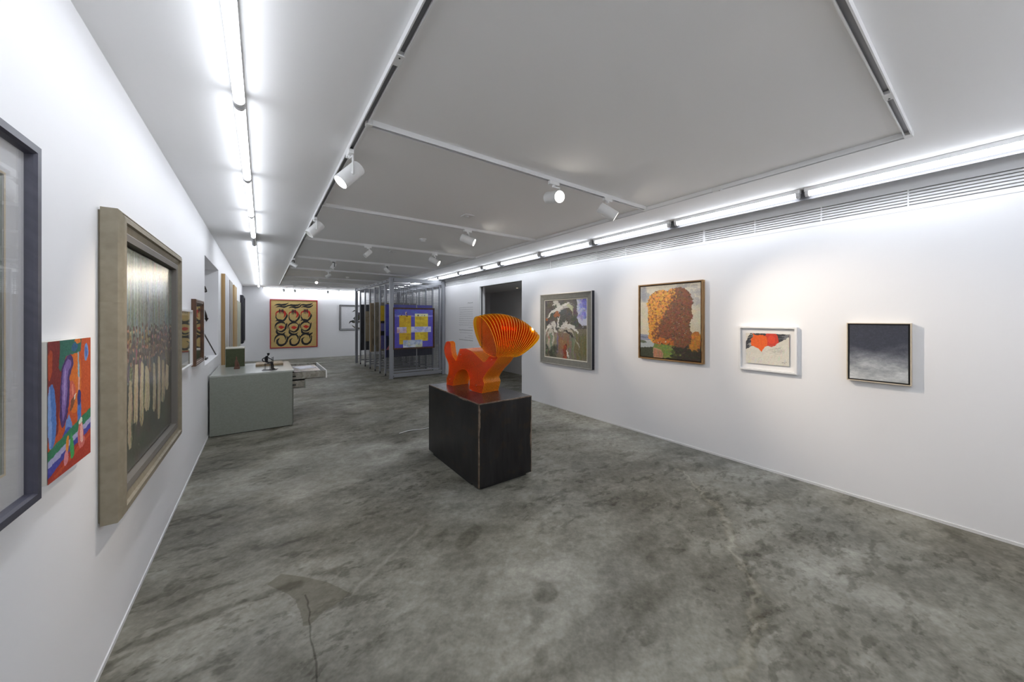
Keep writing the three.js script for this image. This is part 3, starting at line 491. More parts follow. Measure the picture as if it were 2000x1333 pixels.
{
  const t = thing('wooden_board', 'flat tan wooden box lying behind the seated figure', 'board', [0.095, CH, -7.12]);
  obj('slab', rbx(-0.18, 0.19, 0, 0.03, -0.19, 0.19, 0.003), std(0xffffff, 0.6, { map: woodTex([128, 110, 84], [164, 146, 116]) }), t);
  obj('lid', rbx(-0.181, 0.191, 0.030, 0.036, -0.191, 0.191, 0.002), std(0xffffff, 0.6, { map: woodTex([138, 118, 92], [170, 152, 122]) }), t);
}
{
  const t = thing('seated_figure', 'thin black metal figure seated on a spindly rocking chair', 'sculpture', [0.075, CH, -6.38], -0.2);
  const iron = std(new THREE.Color(0.012, 0.011, 0.012), 0.45, { metalness: 0.5 });
  obj('figure', [tube([[-0.012, 0.115, 0], [-0.028, 0.15, 0], [-0.03, 0.185, 0], [-0.012, 0.205, 0]], 0.017, 14, 10), ball(-0.022, 0.165, 0, 0.026, 0.8, 1.1, 0.8), ball(0.0, 0.237, 0, 0.016, 1, 1.15, 0.9), tube([[-0.012, 0.2, 0], [-0.006, 0.215, 0], [0.0, 0.23, 0]], 0.007, 8, 8), ball(0.0, 0.250, 0, 0.018, 1.1, 0.45, 1),
    tube([[-0.03, 0.195, 0.018], [-0.066, 0.17, 0.03], [-0.06, 0.14, 0.032], [-0.022, 0.122, 0.02]], 0.0062, 16, 8), tube([[-0.02, 0.195, -0.018], [0.02, 0.165, -0.03], [0.05, 0.145, -0.025]], 0.0062, 14, 8),
    tube([[-0.01, 0.112, 0.014], [0.035, 0.112, 0.016], [0.042, 0.07, 0.016], [0.05, 0.022, 0.016], [0.075, 0.012, 0.016]], 0.008, 20, 8), tube([[-0.01, 0.112, -0.014], [0.042, 0.116, -0.014], [0.058, 0.07, -0.014], [0.062, 0.022, -0.014], [0.085, 0.012, -0.014]], 0.008, 20, 8)], iron, t);
  obj('chair_seat', rbx(-0.045, 0.035, 0.094, 0.102, -0.04, 0.04, 0.003), iron, t);
  for (const sx of [-0.04, 0.03]) for (const sz of [-0.035, 0.035]) obj('chair_leg', rod([sx, 0.006, sz], [sx, 0.096, sz], 0.0032), iron, t);
  for (const sz of [-0.035, 0.035]) { obj('chair_post', rod([0.055, 0.006, sz], [0.055, 0.195, sz], 0.0036), iron, t); obj('runner', tube([[-0.075, 0.008, sz], [0.0, 0.004, sz], [0.08, 0.004, sz], [0.12, 0.011, sz]], 0.0035, 14, 6), iron, t); }
  for (const y of [0.125, 0.155, 0.18]) obj('chair_rail', rod([0.055, y, -0.035], [0.055, y, 0.035], 0.0026), iron, t);
}

// ================================================================ end wall
{
  const w = 1.61, h = 1.905, t = thing('calligraphic_painting', 'red framed painting of black and red calligraphic strokes on straw gold', 'painting', [1.045, 0.45, ZB], FACE.back);
  const red = std(new THREE.Color(0.42, 0.022, 0.03), 0.5);
  obj('frame', moulding(w, h, [[0, 0], [0, 0.05], [0.034, 0.05], [0.034, 0.03]]), red, t);
  const tex = canvasTex(760, 900, (x, W, Hh) => {
    x.fillStyle = '#cdb070'; x.fillRect(0, 0, W, Hh);
    for (let i = 0; i < 240; i++) { const y = rr(0, Hh), px = rr(-100, W); brush(x, [[px, y], [px + 120, y + rr(-10, 10)], [px + 260, y + rr(-16, 16)]], rr(3, 10), rgb(rr(170, 226), rr(146, 196), rr(86, 130), 0.35)); }
    const K = '#1d1b1f', R = '#c62d1f';
    [[165, 0], [372, 8], [575, -6]].forEach(([cx, dy], i) => {
      const B = (p, wd, c = K, b = 0.5) => brush(x, p.map(([a, y]) => [cx + a, y + dy]), wd, c, b);
      B([[-115, 110], [-60, 82], [20, 88], [80, 72], [118, 40]], 34); B([[-95, 140], [-30, 118], [40, 128], [90, 112], [125, 80]], 36); B([[-90, 96], [-20, 84], [60, 92]], 30);
      B([[-95, 300], [-70, 230], [-10, 205], [40, 230], [50, 280]], 30, R); B([[-30, 195], [20, 200], [62, 240], [52, 300], [30, 330]], 34, R, 0.4);
      for (const k of [-28, -2, 26]) B([[k, 165], [k - 3, 220], [k - 1, 275]], 17 + 4 * rnd(), K, 0.3);
      B([[-78, 250], [-82, 330], [-40, 392], [20, 398], [64, 350], [84, 270]], 34, K, 0.55); B([[78, 240], [92, 300], [70, 372]], 20);
      if (i !== 1) B([[-100, 400], [-40, 376], [30, 388], [90, 350]], 32);
      B([[-100, 560], [-88, 470], [-30, 424], [40, 430], [76, 478]], 32); B([[-72, 480], [-70, 560], [-10, 600], [50, 570], [84, 470], [90, 430]], 32, K, 0.6);
      smooth(x, [[-55, 515], [-20, 488], [5, 480], [30, 500], [60, 512], [30, 536], [5, 552], [-20, 536]].map(([a, y]) => [cx + a, y + dy]), R);
      B([[-84, 560], [-60, 626], [10, 650], [70, 610]], 40, K, 0.45); if (i === 2) B([[0, 668], [60, 672], [120, 630]], 34);
      B([[-108, 810], [-98, 720], [-40, 662], [40, 660], [70, 720], [60, 760]], 32); B([[-20, 720], [-62, 760], [-50, 840], [10, 862], [70, 820], [96, 720], [84, 660]], 38, K, 0.42);
    });
  }, 14, 1, 7, 26);
  obj('painting', slab(w - 0.066, h - 0.066, 0.033, 0.02, 0.034), art(tex, 0.6), t);
  obj('back_panel', slab(w - 0.02, h - 0.02, 0.01, 0.001, 0.02), backing, t);
}
{
  const w = 1.25, h = 1.085, t = thing('framed_print', 'black framed ink picture of a dark leafy spray on white', 'picture', [2.674 + w / 2, 1.107, ZB], FACE.back);
  obj('frame', moulding(w, h, [[0, 0], [0, 0.035], [0.022, 0.035], [0.022, 0.012]]), black, t);
  const tex = canvasTex(512, 440, (x, W, Hh) => { x.fillStyle = '#e2e2e4'; x.fillRect(0, 0, W, Hh); for (let i = 0; i < 46; i++) { const a = rr(0, Math.PI * 2), d = rr(10, 110), cx = 300 + Math.cos(a) * d * 0.9, cy = 250 + Math.sin(a) * d; brush(x, [[cx, cy], [cx + rr(-30, 30), cy + rr(-30, 10)], [cx + rr(-60, 60), cy + rr(-30, 30)]], rr(14, 40), rgb(rr(20, 64), rr(20, 62), rr(18, 50), 0.85)); } brush(x, [[190, 350], [250, 400], [400, 420], [480, 400]], 26, rgb(90, 84, 70, 0.9)); brush(x, [[200, 120], [260, 90], [310, 150]], 22, rgb(40, 38, 34, 0.9)); brush(x, [[150, 330], [180, 290], [240, 320]], 24, rgb(34, 32, 30, 0.95)); });
  obj('print', sheet(w - 0.04, h - 0.04, 0.02, 0.013), art(tex, 0.5), t);
  obj('fillet', moulding(w, h, [[0.045, 0.0135], [0.055, 0.015], [0.065, 0.0135]]), black, t);
  obj('back_panel', slab(w - 0.02, h - 0.02, 0.01, 0.001, 0.012), backing, t);
}

// ================================================================ air grille wall (right)
{
  const w = 1.275, h = 1.27, D = 0.062, t = thing('framed_painting', 'abstract grey and rust painting in a wide grey frame', 'painting', [XR, 0.782, -4.415], FACE.right);
  const silver = std(new THREE.Color(0.55, 0.53, 0.5), 0.3, { metalness: 0.5 }), grey = std(0xffffff, 0.6, { map: dataTex(128, 128, (u, v) => { const n = (fbm(u * 40, v * 40, 3) - 0.5) * 16; return [124 + n, 124 + n, 118 + n]; }) });
  obj('outer_case', moulding(w, h, [[0, 0], [0, D - 0.002]]), blackGloss, t);
  obj('silver_rim', moulding(w, h, [[0, D - 0.002], [0.002, D], [0.012, D], [0.014, D - 0.005]]), silver, t);
  obj('frame', moulding(w, h, [[0.013, D - 0.005], [0.10, D - 0.012], [0.102, D - 0.022]]), grey, t);
  obj('dark_fillet', moulding(w, h, [[0.101, D - 0.020], [0.108, D - 0.020]]), black, t);
  obj('liner', moulding(w, h, [[0.107, D - 0.016], [0.122, D - 0.018], [0.123, D - 0.03]]), std(new THREE.Color(0.62, 0.60, 0.52), 0.6), t);
  const tex = canvasTex(768, 768, (x, W) => {
    x.fillStyle = '#5e5a58'; x.fillRect(0, 0, W, W);
    for (let i = 0; i < 80; i++) blob(x, rr(0, W), rr(0, W * 0.5), rr(20, 80), rr(20, 70), 18, 0.4, rgb(rr(56, 104), rr(52, 98), rr(52, 98), 0.4));
    path(x, [[0, 400], [W, 380], [W, W], [0, W]], '#7c7664');
    for (let i = 0; i < 120; i++) { const px = rr(0, W), c = px > 560 ? [rr(96, 140), rr(98, 136), rr(60, 90)] : px > 250 && px < 480 ? [rr(120, 160), rr(96, 122), rr(76, 98)] : [rr(96, 170), rr(94, 164), rr(86, 152)]; brush(x, [[px, rr(380, 470)], [px + rr(-14, 14), rr(540, 640)], [px + rr(-20, 20), rr(700, 790)]], rr(14, 46), rgb(...c, 0.5)); }
    for (let i = 0; i < 30; i++) blob(x, rr(0, 240), rr(600, W), rr(14, 50), rr(14, 50), 14, 0.5, rgb(56, 62, 52, 0.45));
    path(x, [[600, 0], [W, 0], [W, 330], [690, 360], [610, 280]], '#c7cbdc'); for (let i = 0; i < 36; i++) { const px = rr(640, W); blob(x, px, rr(0, 230), rr(14, 46), rr(12, 44), 14, 0.5, rgb(rr(96, 136), rr(104, 144), rr(196, 226), 0.35)); } blob(x, 740, 60, 60, 60, 18, 0.4, rgb(92, 92, 206, 0.6));
    const Wt = (p, wd, a = 0.9, c = [226, 224, 216]) => brush(x, p, wd, rgb(...c, a));
    Wt([[130, 70], [200, 30], [270, 60], [220, 90]], 60, 0.8); Wt([[0, 250], [120, 170], [260, 110], [380, 60], [500, 40]], 46, 0.9); Wt([[240, 170], [330, 110], [450, 70], [520, 150]], 60, 0.7); Wt([[420, 60], [500, 110], [540, 200]], 46, 0.7, [190, 196, 150]); blob(x, 240, 190, 56, 40, 18, 0.4, rgb(176, 104, 62, 0.85)); blob(x, 30, 260, 30, 16, 14, 0.4, rgb(190, 110, 54, 0.8));
    Wt([[300, 190], [250, 270], [250, 340], [280, 370]], 30); Wt([[270, 370], [400, 340], [520, 350], [620, 440]], 70); Wt([[250, 390], [360, 400], [470, 410], [560, 480]], 60, 0.8, [206, 196, 180]); Wt([[340, 300], [420, 300], [450, 340]], 40, 0.8);
    Wt([[0, 480], [40, 380], [110, 320], [180, 330], [200, 400], [240, 440]], 66, 0.85); Wt([[50, 500], [90, 420], [150, 430], [160, 640]], 56, 0.6); Wt([[60, 520], [70, 620], [90, 700]], 50, 0.4); Wt([[10, 350], [70, 370], [150, 370]], 40, 0.8); blob(x, 90, 300, 50, 24, 16, 0.5, rgb(60, 56, 58, 0.6));
    for (let i = 0; i < 4; i++) brush(x, [[260 + i * 30, 420], [380 + i * 40, 400 + i * 12], [500 + i * 20, 470 + i * 10], [560 + i * 14, 500]], 9, rgb(40, 34, 34, 0.85));
    for (let i = 0; i < 26; i++) blob(x, rr(300, 470), rr(520, 640), rr(20, 50), rr(14, 40), 14, 0.5, rgb(rr(140, 172), rr(104, 128), rr(60, 84), 0.4));
    for (let i = 0; i < 22; i++) { const y = rr(600, W); blob(x, 390 + rr(-30, 24), y, rr(10, 26), rr(12, 34), 14, 0.5, rgb(rr(120, 168), rr(48, 72), rr(30, 44), 0.75)); }
    Wt([[440, 640], [430, 700], [450, 768]], 30, 0.9); Wt([[520, 470], [620, 560], [640, 640]], 20, 0.5); brush(x, [[380, 600], [430, 600], [420, 660]], 12, rgb(60, 24, 20, 0.9));
    for (let i = 0; i < 260; i++) { const px = rr(0, W), py = rr(0, W), L = rr(20, 70), v = py > 400, c = rr(70, 190); brush(x, v ? [[px, py], [px + rr(-6, 6), py + L / 2], [px + rr(-8, 8), py + L]] : [[px, py], [px + L / 2, py + rr(-14, 8)], [px + L, py + rr(-22, 18)]], rr(3, 9), rgb(c, c * 0.96, c * 0.9, 0.35)); }
  }, 20, 1, 34, 46);
  obj('painting', slab(w - 0.25, h - 0.25, 0.125, D - 0.034, D - 0.029), art(tex, 0.45), t);
  obj('back_panel', slab(w - 0.02, h - 0.02, 0.01, 0.001, D - 0.035), backing, t);
}
{
  const w = 0.875, h = 1.012, D = 0.056, t = thing('framed_painting', 'painting of a huge autumn tree on a cliff in an oak frame', 'painting', [XR, 1.055, -2.5], FACE.right);
  obj('frame', moulding(w, h, [[0, 0], [0, D], [0.014, D], [0.014, 0.012]]), oak, t);
  obj('inner_tray', moulding(w, h, [[0.013, 0.014], [0.04, 0.014]]), brown, t);
  const tex = canvasTex(800, 940, (x, W, Hh) => {
    x.fillStyle = '#c9c3b2'; x.fillRect(0, 0, W, Hh);
    for (let i = 0; i < 130; i++) { const px = rr(0, W), y = rr(0, 640); blob(x, px, y, rr(20, 80), rr(16, 60), 18, 0.5, y < 260 ? (rnd() < 0.55 ? rgb(150, 150, 158, 0.4) : rgb(206, 198, 180, 0.4)) : rgb(rr(190, 222), rr(184, 206), rr(150, 176), 0.35)); }
    for (let i = 0; i < 16; i++) blob(x, rr(0, 120), rr(40, 200), rr(20, 60), rr(20, 60), 16, 0.5, rgb(138, 142, 152, 0.4));
    path(x, [[0, 640], [180, 650], [180, 720], [0, 720]], '#8b90a0'); path(x, [[0, 668], [220, 676], [220, 690], [0, 690]], '#6f7688'); path(x, [[0, 720], [260, 740], [240, 830], [0, 820]], '#a7aeae'); smooth(x, [[0, 716], [60, 724], [110, 748], [40, 762], [0, 760]], '#5a6250');
    path(x, [[0, 820], [240, 800], [300, 900], [300, 940], [0, 940]], '#3d4130'); path(x, [[300, 740], [800, 730], [800, 940], [280, 940]], '#332e24');
    smooth(x, [[640, 700], [700, 590], [770, 580], [800, 640], [800, 840], [680, 830]], '#a4662a'); for (let i = 0; i < 60; i++) blob(x, rr(660, 800), rr(620, 820), rr(8, 22), rr(8, 22), 12, 0.4, rgb(rr(160, 210), rr(96, 140), rr(24, 50), 0.6));
    // crown of the big tree: rectangular mass of foliage, lit on one side as painted
    const crown = [[120, 160], [200, 70], [330, 60], [380, 90], [440, 50], [560, 40], [650, 90], [700, 180], [690, 300], [700, 420], [660, 500], [690, 620], [670, 740], [560, 800], [440, 760], [330, 700], [260, 760], [190, 760], [120, 680], [130, 560], [110, 430], [120, 320], [100, 240]];
    smooth(x, crown, '#7c4a2a');
    const lit = (px, py) => (px < 330 + 90 * Math.sin(py / 130) - Math.max(0, py - 300) * 0.12) || (py < 190 && px < 470);
    for (let i = 0; i < 2600; i++) { const px = rr(90, 720), py = rr(40, 790); if (!inside(px, py, crown)) continue; const L = lit(px + rr(-50, 50), py + rr(-40, 40)), r = rr(5, 17); blob(x, px, py, r, r * rr(0.7, 1.1), 9, 0.5, L ? rgb(rr(206, 240), rr(134, 176), rr(40, 84), 0.75) : rgb(rr(98, 148), rr(62, 92), rr(42, 66), 0.7)); if (rnd() < 0.14) blob(x, px + r, py + r, r * 0.8, r * 0.6, 8, 0.5, L ? rgb(164, 92, 34, 0.7) : rgb(72, 46, 34, 0.7)); }
    for (let i = 0; i < 60; i++) blob(x, rr(440, 640), rr(280, 700), rr(3, 8), rr(3, 8), 8, 0.4, rgb(rr(150, 190), rr(150, 176), rr(140, 160), 0.5));
    for (let i = 0; i < 80; i++) blob(x, rr(220, 460), rr(680, 770), rr(8, 20), rr(8, 20), 9, 0.5, rgb(rr(160, 214), rr(90, 124), rr(30, 46), 0.7));
    path(x, [[200, 760], [420, 770], [500, 850], [470, 930], [200, 930], [180, 830]], '#6b7a3c'); for (let i = 0; i < 200; i++) blob(x, rr(200, 480), rr(770, 900), rr(6, 16), rr(4, 9), 9, 0.5, rgb(rr(84, 150), rr(110, 158), rr(46, 76), 0.6));
    path(x, [[190, 810], [290, 830], [330, 880], [320, 940], [190, 940]], '#b08a6a'); for (let i = 0; i < 12; i++) path(x, [[200 + i * 10, 826 + i * 3], [208 + i * 10, 830 + i * 3], [204 + i * 11, 930], [194 + i * 11, 930]], rgb(rr(110, 196), rr(84, 150), rr(64, 120), 0.6));
    path(x, [[330, 920], [480, 870], [620, 850], [560, 890], [340, 940]], '#7c8440'); for (let i = 0; i < 90; i++) blob(x, rr(440, 800), rr(800, 940), rr(10, 34), rr(6, 18), 10, 0.5, rgb(rr(36, 66), rr(38, 60), rr(26, 42), 0.6)); path(x, [[250, 748], [255, 720], [260, 748]], '#d8cfc0');
  }, 18, 1, 12, 22);
  obj('painting', slab(w - 0.056, h - 0.056, 0.028, 0.015, D - 0.012), art(tex, 0.5), t);
  obj('back_panel', slab(w - 0.026, h - 0.026, 0.013, 0.001, 0.013), backing, t);
}
{
  const w = 0.517, h = 0.468, D = 0.042, t = thing('framed_drawing', 'small white box frame with orange and red shapes over torn white', 'picture', [XR, 1.048, -1.425], FACE.right);
  obj('frame', moulding(w, h, [[0, 0], [0, D], [0.017, D], [0.017, 0.008]]), whitePaint, t);
  obj('back_board', slab(w - 0.03, h - 0.03, 0.015, 0.001, 0.008), std(new THREE.Color(0.78, 0.78, 0.78), 0.8), t);
  const tex = canvasTex(640, 480, (x, W, Hh) => {
    x.fillStyle = '#cfcbbf'; x.fillRect(0, 0, W, Hh); for (let i = 0; i < 120; i++) { const px = rr(0, W), y = rr(170, Hh); brush(x, [[px, y], [px - 14, y + 30], [px - 30, y + 70]], rr(6, 22), rgb(rr(184, 224), rr(180, 218), rr(164, 206), 0.5)); }
    x.fillStyle = '#34363c'; path(x, [[70, 0], [600, 8], [640, 20], [640, 76], [580, 110], [520, 160], [460, 190], [380, 210], [100, 216], [40, 256], [0, 268], [0, 150], [40, 40]], '#34363c');
    for (let i = 0; i < 40; i++) { const px = rr(0, 110), y = rr(10, 240); brush(x, [[px, y], [px + 40, y - 18], [px + 80, y - 26]], rr(3, 8), rgb(208, 204, 194, 0.7)); } for (let i = 0; i < 26; i++) { const px = rr(460, 620), y = rr(10, 90); brush(x, [[px, y], [px + 50, y - 4], [px + 100, y - 12]], rr(3, 8), rgb(150, 152, 156, 0.6)); }
    path(x, [[0, 0], [80, 0], [20, 70], [0, 120]], '#d4d0c6'); path(x, [[560, 96], [640, 50], [640, 160], [480, 150]], '#cbc7ba');
    smooth(x, [[290, 20], [400, -50], [490, 30], [500, 150], [440, 215], [330, 215], [270, 120]], '#c23a2a'); smooth(x, [[330, 60], [400, 10], [450, 70], [440, 150], [350, 160]], '#d4442c');
    smooth(x, [[90, -30], [150, 40], [270, 15], [340, 80], [325, 200], [250, 310], [170, 265], [85, 210], [75, 90], [130, 50]], '#dc5c1e'); for (let i = 0; i < 30; i++) { const px = rr(130, 280); brush(x, [[px, 70], [px + 4, 130], [px, 210]], rr(4, 12), rgb(rr(200, 236), rr(72, 110), rr(20, 40), 0.4)); }
    path(x, [[0, 262], [110, 200], [200, 240], [240, 290], [300, 200], [330, 190], [400, 206], [440, 190], [470, 150], [520, 140], [560, 170], [420, 260], [200, 320], [0, 300]], '#cbc7bb'); for (let i = 0; i < 22; i++) brush(x, [[rr(300, 600), rr(170, 280)], [rr(300, 600), rr(200, 300)], [rr(250, 600), rr(230, 330)]], rr(2, 5), rgb(150, 146, 136, 0.5));
    x.strokeStyle = '#3a3a38'; x.lineWidth = 3; x.beginPath(); x.moveTo(534, 440); x.quadraticCurveTo(545, 416, 552, 440); x.quadraticCurveTo(560, 420, 566, 442); x.moveTo(572, 416); x.lineTo(576, 444); x.lineTo(596, 440); x.moveTo(590, 424); x.lineTo(606, 428); x.stroke();
  }, 14, 1, 10, 22);
  obj('drawing', slab(0.385, 0.325, 0.072, 0.016, 0.022), art(tex, 0.7), t);
  obj('spacer', slab(0.3, 0.24, 0.11, 0.008, 0.016), whitePaint, t);
}
{
  const w = 0.385, h = 0.511, D = 0.052, t = thing('framed_painting', 'small dark blue painting of pale cloud in a light wooden tray frame', 'painting', [XR, 1.052, -0.61], FACE.right);
  obj('frame', moulding(w, h, [[0, 0], [0, D], [0.006, D], [0.006, 0.012]]), paleWood, t);
  obj('black_inset', moulding(w, h, [[0.005, 0.03], [0.03, 0.03]]), black, t);
  const tex = canvasTex(480, 640, (x, W, Hh) => {
    const im = x.createImageData(W, Hh), d = im.data;
    for (let j = 0; j < Hh; j++) for (let i = 0; i < W; i++) { const v = j / Hh, n = fbm(i / 150, j / 90, 6, 0.5), m = fbm(i / 30 + 9, j / 16, 4), k = sm(0.3, 0.92, v + (n - 0.5) * 0.34), o = (j * W + i) * 4; const a = [52 + m * 10, 55 + m * 10, 66 + m * 12], b = [172 + m * 40, 176 + m * 38, 178 + m * 34]; for (let c = 0; c < 3; c++) d[o + c] = a[c] + (b[c] - a[c]) * k + (n - 0.5) * 40 * k; d[o + 3] = 255; }
    x.putImageData(im, 0, 0);
  }, 10);
  obj('painting', slab(w - 0.036, h - 0.036, 0.018, 0.03, D - 0.008), art(tex, 0.55), t);
  obj('back_panel', slab(w - 0.012, h - 0.012, 0.006, 0.001, 0.029), backing, t);
}
{ // vinyl wall text: rows of small script
  const c = document.createElement('canvas'); c.width = 760; c.height = 1180; const x = c.getContext('2d'); x.clearRect(0, 0, 760, 1180);
  const line = (y, x0, x1, h, lw, a) => { x.strokeStyle = `rgba(40,40,46,${a})`; x.lineWidth = lw; x.lineCap = 'round'; let px = x1; while (px > x0 + 8) { const wl = rr(24, 78), e = Math.max(x0, px - wl); x.beginPath(); x.moveTo(px, y - rr(0, h * 0.5)); let q = px; while (q > e) { const s = rr(8, 18); x.quadraticCurveTo(q - s / 2, y - rr(-0.3, 1) * h * 0.7, Math.max(e, q - s), y - rr(0, 0.25) * h); q -= s; } x.stroke(); for (let k = 0; k < 2; k++) { x.fillStyle = x.strokeStyle; x.fillRect(rr(e, px), y + (rnd() < 0.5 ? -h * 1.1 : h * 0.5), lw, lw); } px = e - rr(8, 16); } };
  line(26, 480, 750, 26, 6, 0.9);
  for (let i = 0; i < 10; i++) line(140 + i * 57, i === 9 ? 520 : 0, 750, 18, 3.6, 0.85);
  line(730, 0, 750, 18, 7, 0.95); line(800, 20, 720, 18, 3.6, 0.85); line(870, 480, 750, 18, 3.6, 0.85); line(925, 300, 750, 18, 3.6, 0.85); line(990, 0, 750, 18, 7, 0.95);
  const map = new THREE.CanvasTexture(c); map.colorSpace = THREE.SRGBColorSpace;
  const m = tag(obj('wall_text', new THREE.PlaneGeometry(0.76, 1.18), std(0xffffff, 0.7, { map, transparent: true })), 'column of small dark printed script lines on the white wall beside the doorway', 'wall text');
  m.rotation.y = FACE.right; m.position.set(XR - 0.0012, 2.03 - 0.59, -8.11); m.castShadow = false;
}

// ================================================================ doorway and corridor
{
  const t = thing('corridor_picture', 'dark brown picture on the dim corridor wall beyond the doorway', 'picture', [5.05, 1.15, -9.6], FACE.back);
  obj('frame', moulding(0.62, 0.95, [[0, 0], [0, 0.03], [0.03, 0.03], [0.03, 0.01]]), brown, t);
  obj('print', slab(0.58, 0.91, 0.02, 0.002, 0.012), art(reflPic('#3c342c'), 0.7), t);
}
{
  const t = thing('sliding_door', 'pale grey sliding door leaf standing open inside the corridor', 'door leaf', [5.97, 0, -7.15], FACE.right);
  obj('leaf', rbx(-0.45, 0.45, 0.01, 2.3, 0, 0.035, 0.003), corrPanel, t);
  obj('edge_strip', rbx(0.45, 0.49, 0.01, 2.3, 0, 0.04, 0.003), black, t);
  obj('pull', rbx(0.36, 0.38, 0.95, 1.15, 0.035, 0.045, 0.003), black, t);
}
{
  const t = thing('downlight', 'small recessed warm downlight in the corridor ceiling', 'downlight', [5.5, 2.42, -7.45]);
  obj('ring', new THREE.LatheGeometry([[0.034, 0], [0.05, 0], [0.05, -0.006], [0.034, -0.008], [0.034, 0]].map((p) => new THREE.Vector2(...p)), 24), whitePaint, t);
  obj('lamp_lens', new THREE.CylinderGeometry(0.034, 0.034, 0.004, 20).translate(0, -0.003, 0), std(0xffffff, 0.4, { emissive: new THREE.Color(1, 0.8, 0.6), emissiveIntensity: 3 }), t);
  const l = new THREE.SpotLight(new THREE.Color(1, 0.85, 0.68), 0.35, 0, 1.2, 0.8); l.name = 'downlight_beam'; l.position.set(0, -0.012, 0); l.target.position.set(0, -2, 0); l.castShadow = true; l.shadow.radius = 1.5; t.add(l, l.target);
}

// ================================================================ painting storage rack
const alu = std(new THREE.Color(0.30, 0.31, 0.335), 0.42, { metalness: 0.35 }), aluLight = std(new THREE.Color(0.36, 0.37, 0.40), 0.35, { metalness: 0.4 }), wire = std(new THREE.Color(0.14, 0.145, 0.155), 0.45, { metalness: 0.5 });
const rubber = std(new THREE.Color(0.03, 0.03, 0.03), 0.7);
const RX0 = 2.74, RX1 = 4.31, RZ0 = -9.36, RZ1 = -13.62, RY = 2.70;
{
  const t = thing('storage_rack', 'tall grey metal frame of the painting storage rack with corner posts and beams', 'storage rack', [(RX0 + RX1) / 2, 0, (RZ0 + RZ1) / 2]);
  const x0 = RX0 - t.position.x, x1 = -x0, z0 = RZ0 - t.position.z, z1 = -z0;
  for (const [x, z] of [[x0, z0 - 0.085], [x1 - 0.085, z0 - 0.085], [x0, z1], [x1 - 0.085, z1]]) { obj('post', rbx(x, x + 0.085, 0.012, RY, z, z + 0.085, 0.006), alu, t); obj('foot_plate', bx(x - 0.005, x + 0.09, 0, 0.012, z - 0.005, z + 0.09), alu, t); }
  obj('top_beam', rbx(x0 + 0.085, x1 - 0.085, RY - 0.11, RY - 0.005, z0 - 0.07, z0 - 0.015, 0.004), alu, t);
  obj('top_beam', rbx(x0 + 0.085, x1 - 0.085, RY - 0.11, RY - 0.005, z1 + 0.015, z1 + 0.07, 0.004), alu, t);
  obj('side_beam', rbx(x0 + 0.015, x0 + 0.07, RY - 0.11, RY - 0.03, z1 + 0.085, z0 - 0.085, 0.004), alu, t);
  obj('side_beam', rbx(x1 - 0.07, x1 - 0.015, RY - 0.11, RY - 0.03, z1 + 0.085, z0 - 0.085, 0.004), alu, t);
  obj('bottom_beam', rbx(x0 + 0.085, x1 - 0.085, 0.03, 0.13, z0 - 0.065, z0 - 0.02, 0.004), alu, t);
  for (const [x, y] of [[x0 + 0.10, RY - 0.04], [x0 + 0.10, RY - 0.07], [x1 - 0.10, RY - 0.05], [x0 + 0.10, 0.07], [x1 - 0.10, 0.07]]) obj('bolt', new THREE.CylinderGeometry(0.011, 0.011, 0.01, 8).rotateX(Math.PI / 2).translate(x, y, z0 - 0.012), black, t);
  for (let i = 0; i < 9; i++) obj('slot_mark', bx(x0 + 0.009, x0 + 0.0155, RY - 0.075, RY - 0.055, z0 - 0.3 - i * 0.44, z0 - 0.38 - i * 0.44), black, t);
}
function meshScreen(z, label, x0 = 2.80, x1 = 4.22, pitch = 0.04) {
  const y0 = 0.14, y1 = 2.56, t = thing('mesh_screen', label, 'mesh screen', [(x0 + x1) / 2, 0, z], 0, 'sliding mesh screens of the rack');
  const a = x0 - t.position.x, b = -a;
  for (const x of [a, b - 0.045]) obj('upright', rbx(x, x + 0.045, y0 - 0.04, y1, -0.02, 0.02, 0.005), aluLight, t);
  for (const y of [y0, y1 - 0.04]) obj('crossbar', rbx(a + 0.045, b - 0.045, y, y + 0.04, -0.018, 0.018, 0.004), aluLight, t);
  obj('centre_bar', rbx(-0.014, 0.014, y0 + 0.04, y1 - 0.04, -0.02, -0.004, 0.003), aluLight, t);
  const g = []; for (let x = a + 0.06; x < b - 0.045; x += pitch) g.push(bx(x - 0.0026, x + 0.0026, y0 + 0.03, y1 - 0.03, -0.003, 0.0016)); for (let y = y0 + 0.07; y < y1 - 0.04; y += pitch) g.push(bx(a + 0.04, b - 0.04, y - 0.0026, y + 0.0026, 0.0016, 0.006));
  tag(obj('wire_mesh', g, wire, t), null, null, null, 'stuff');
  for (const x of [a + 0.022, b - 0.022]) { const c = new THREE.Group(); c.name = 'castor'; t.add(c); obj('fork', [rbx(x - 0.018, x + 0.018, 0.06, y0 - 0.03, -0.018, 0.018, 0.004), bx(x - 0.02, x - 0.015, 0.025, 0.07, -0.012, 0.012), bx(x + 0.015, x + 0.02, 0.025, 0.07, -0.012, 0.012)], alu, c); obj('wheel', new THREE.CylinderGeometry(0.035, 0.035, 0.024, 20).rotateZ(Math.PI / 2).translate(x, 0.035, 0), rubber, c); }
  return t;
}
const SZ = [-9.50, -10.0, -10.55, -11.1, -11.7, -12.35, -13.05];
SZ.forEach((z, i) => meshScreen(z, i ? 'sliding wire mesh screen of the rack carrying the ' + ['', 'violet-blue painting with pink patches', 'yellow and violet striped painting', 'taupe edged painting', 'bare wooden edged painting', 'light tan painting', 'black painting'][i] : 'front wire mesh screen of the rack carrying the blue and yellow painting', i ? 2.78 : 2.83, 4.22));
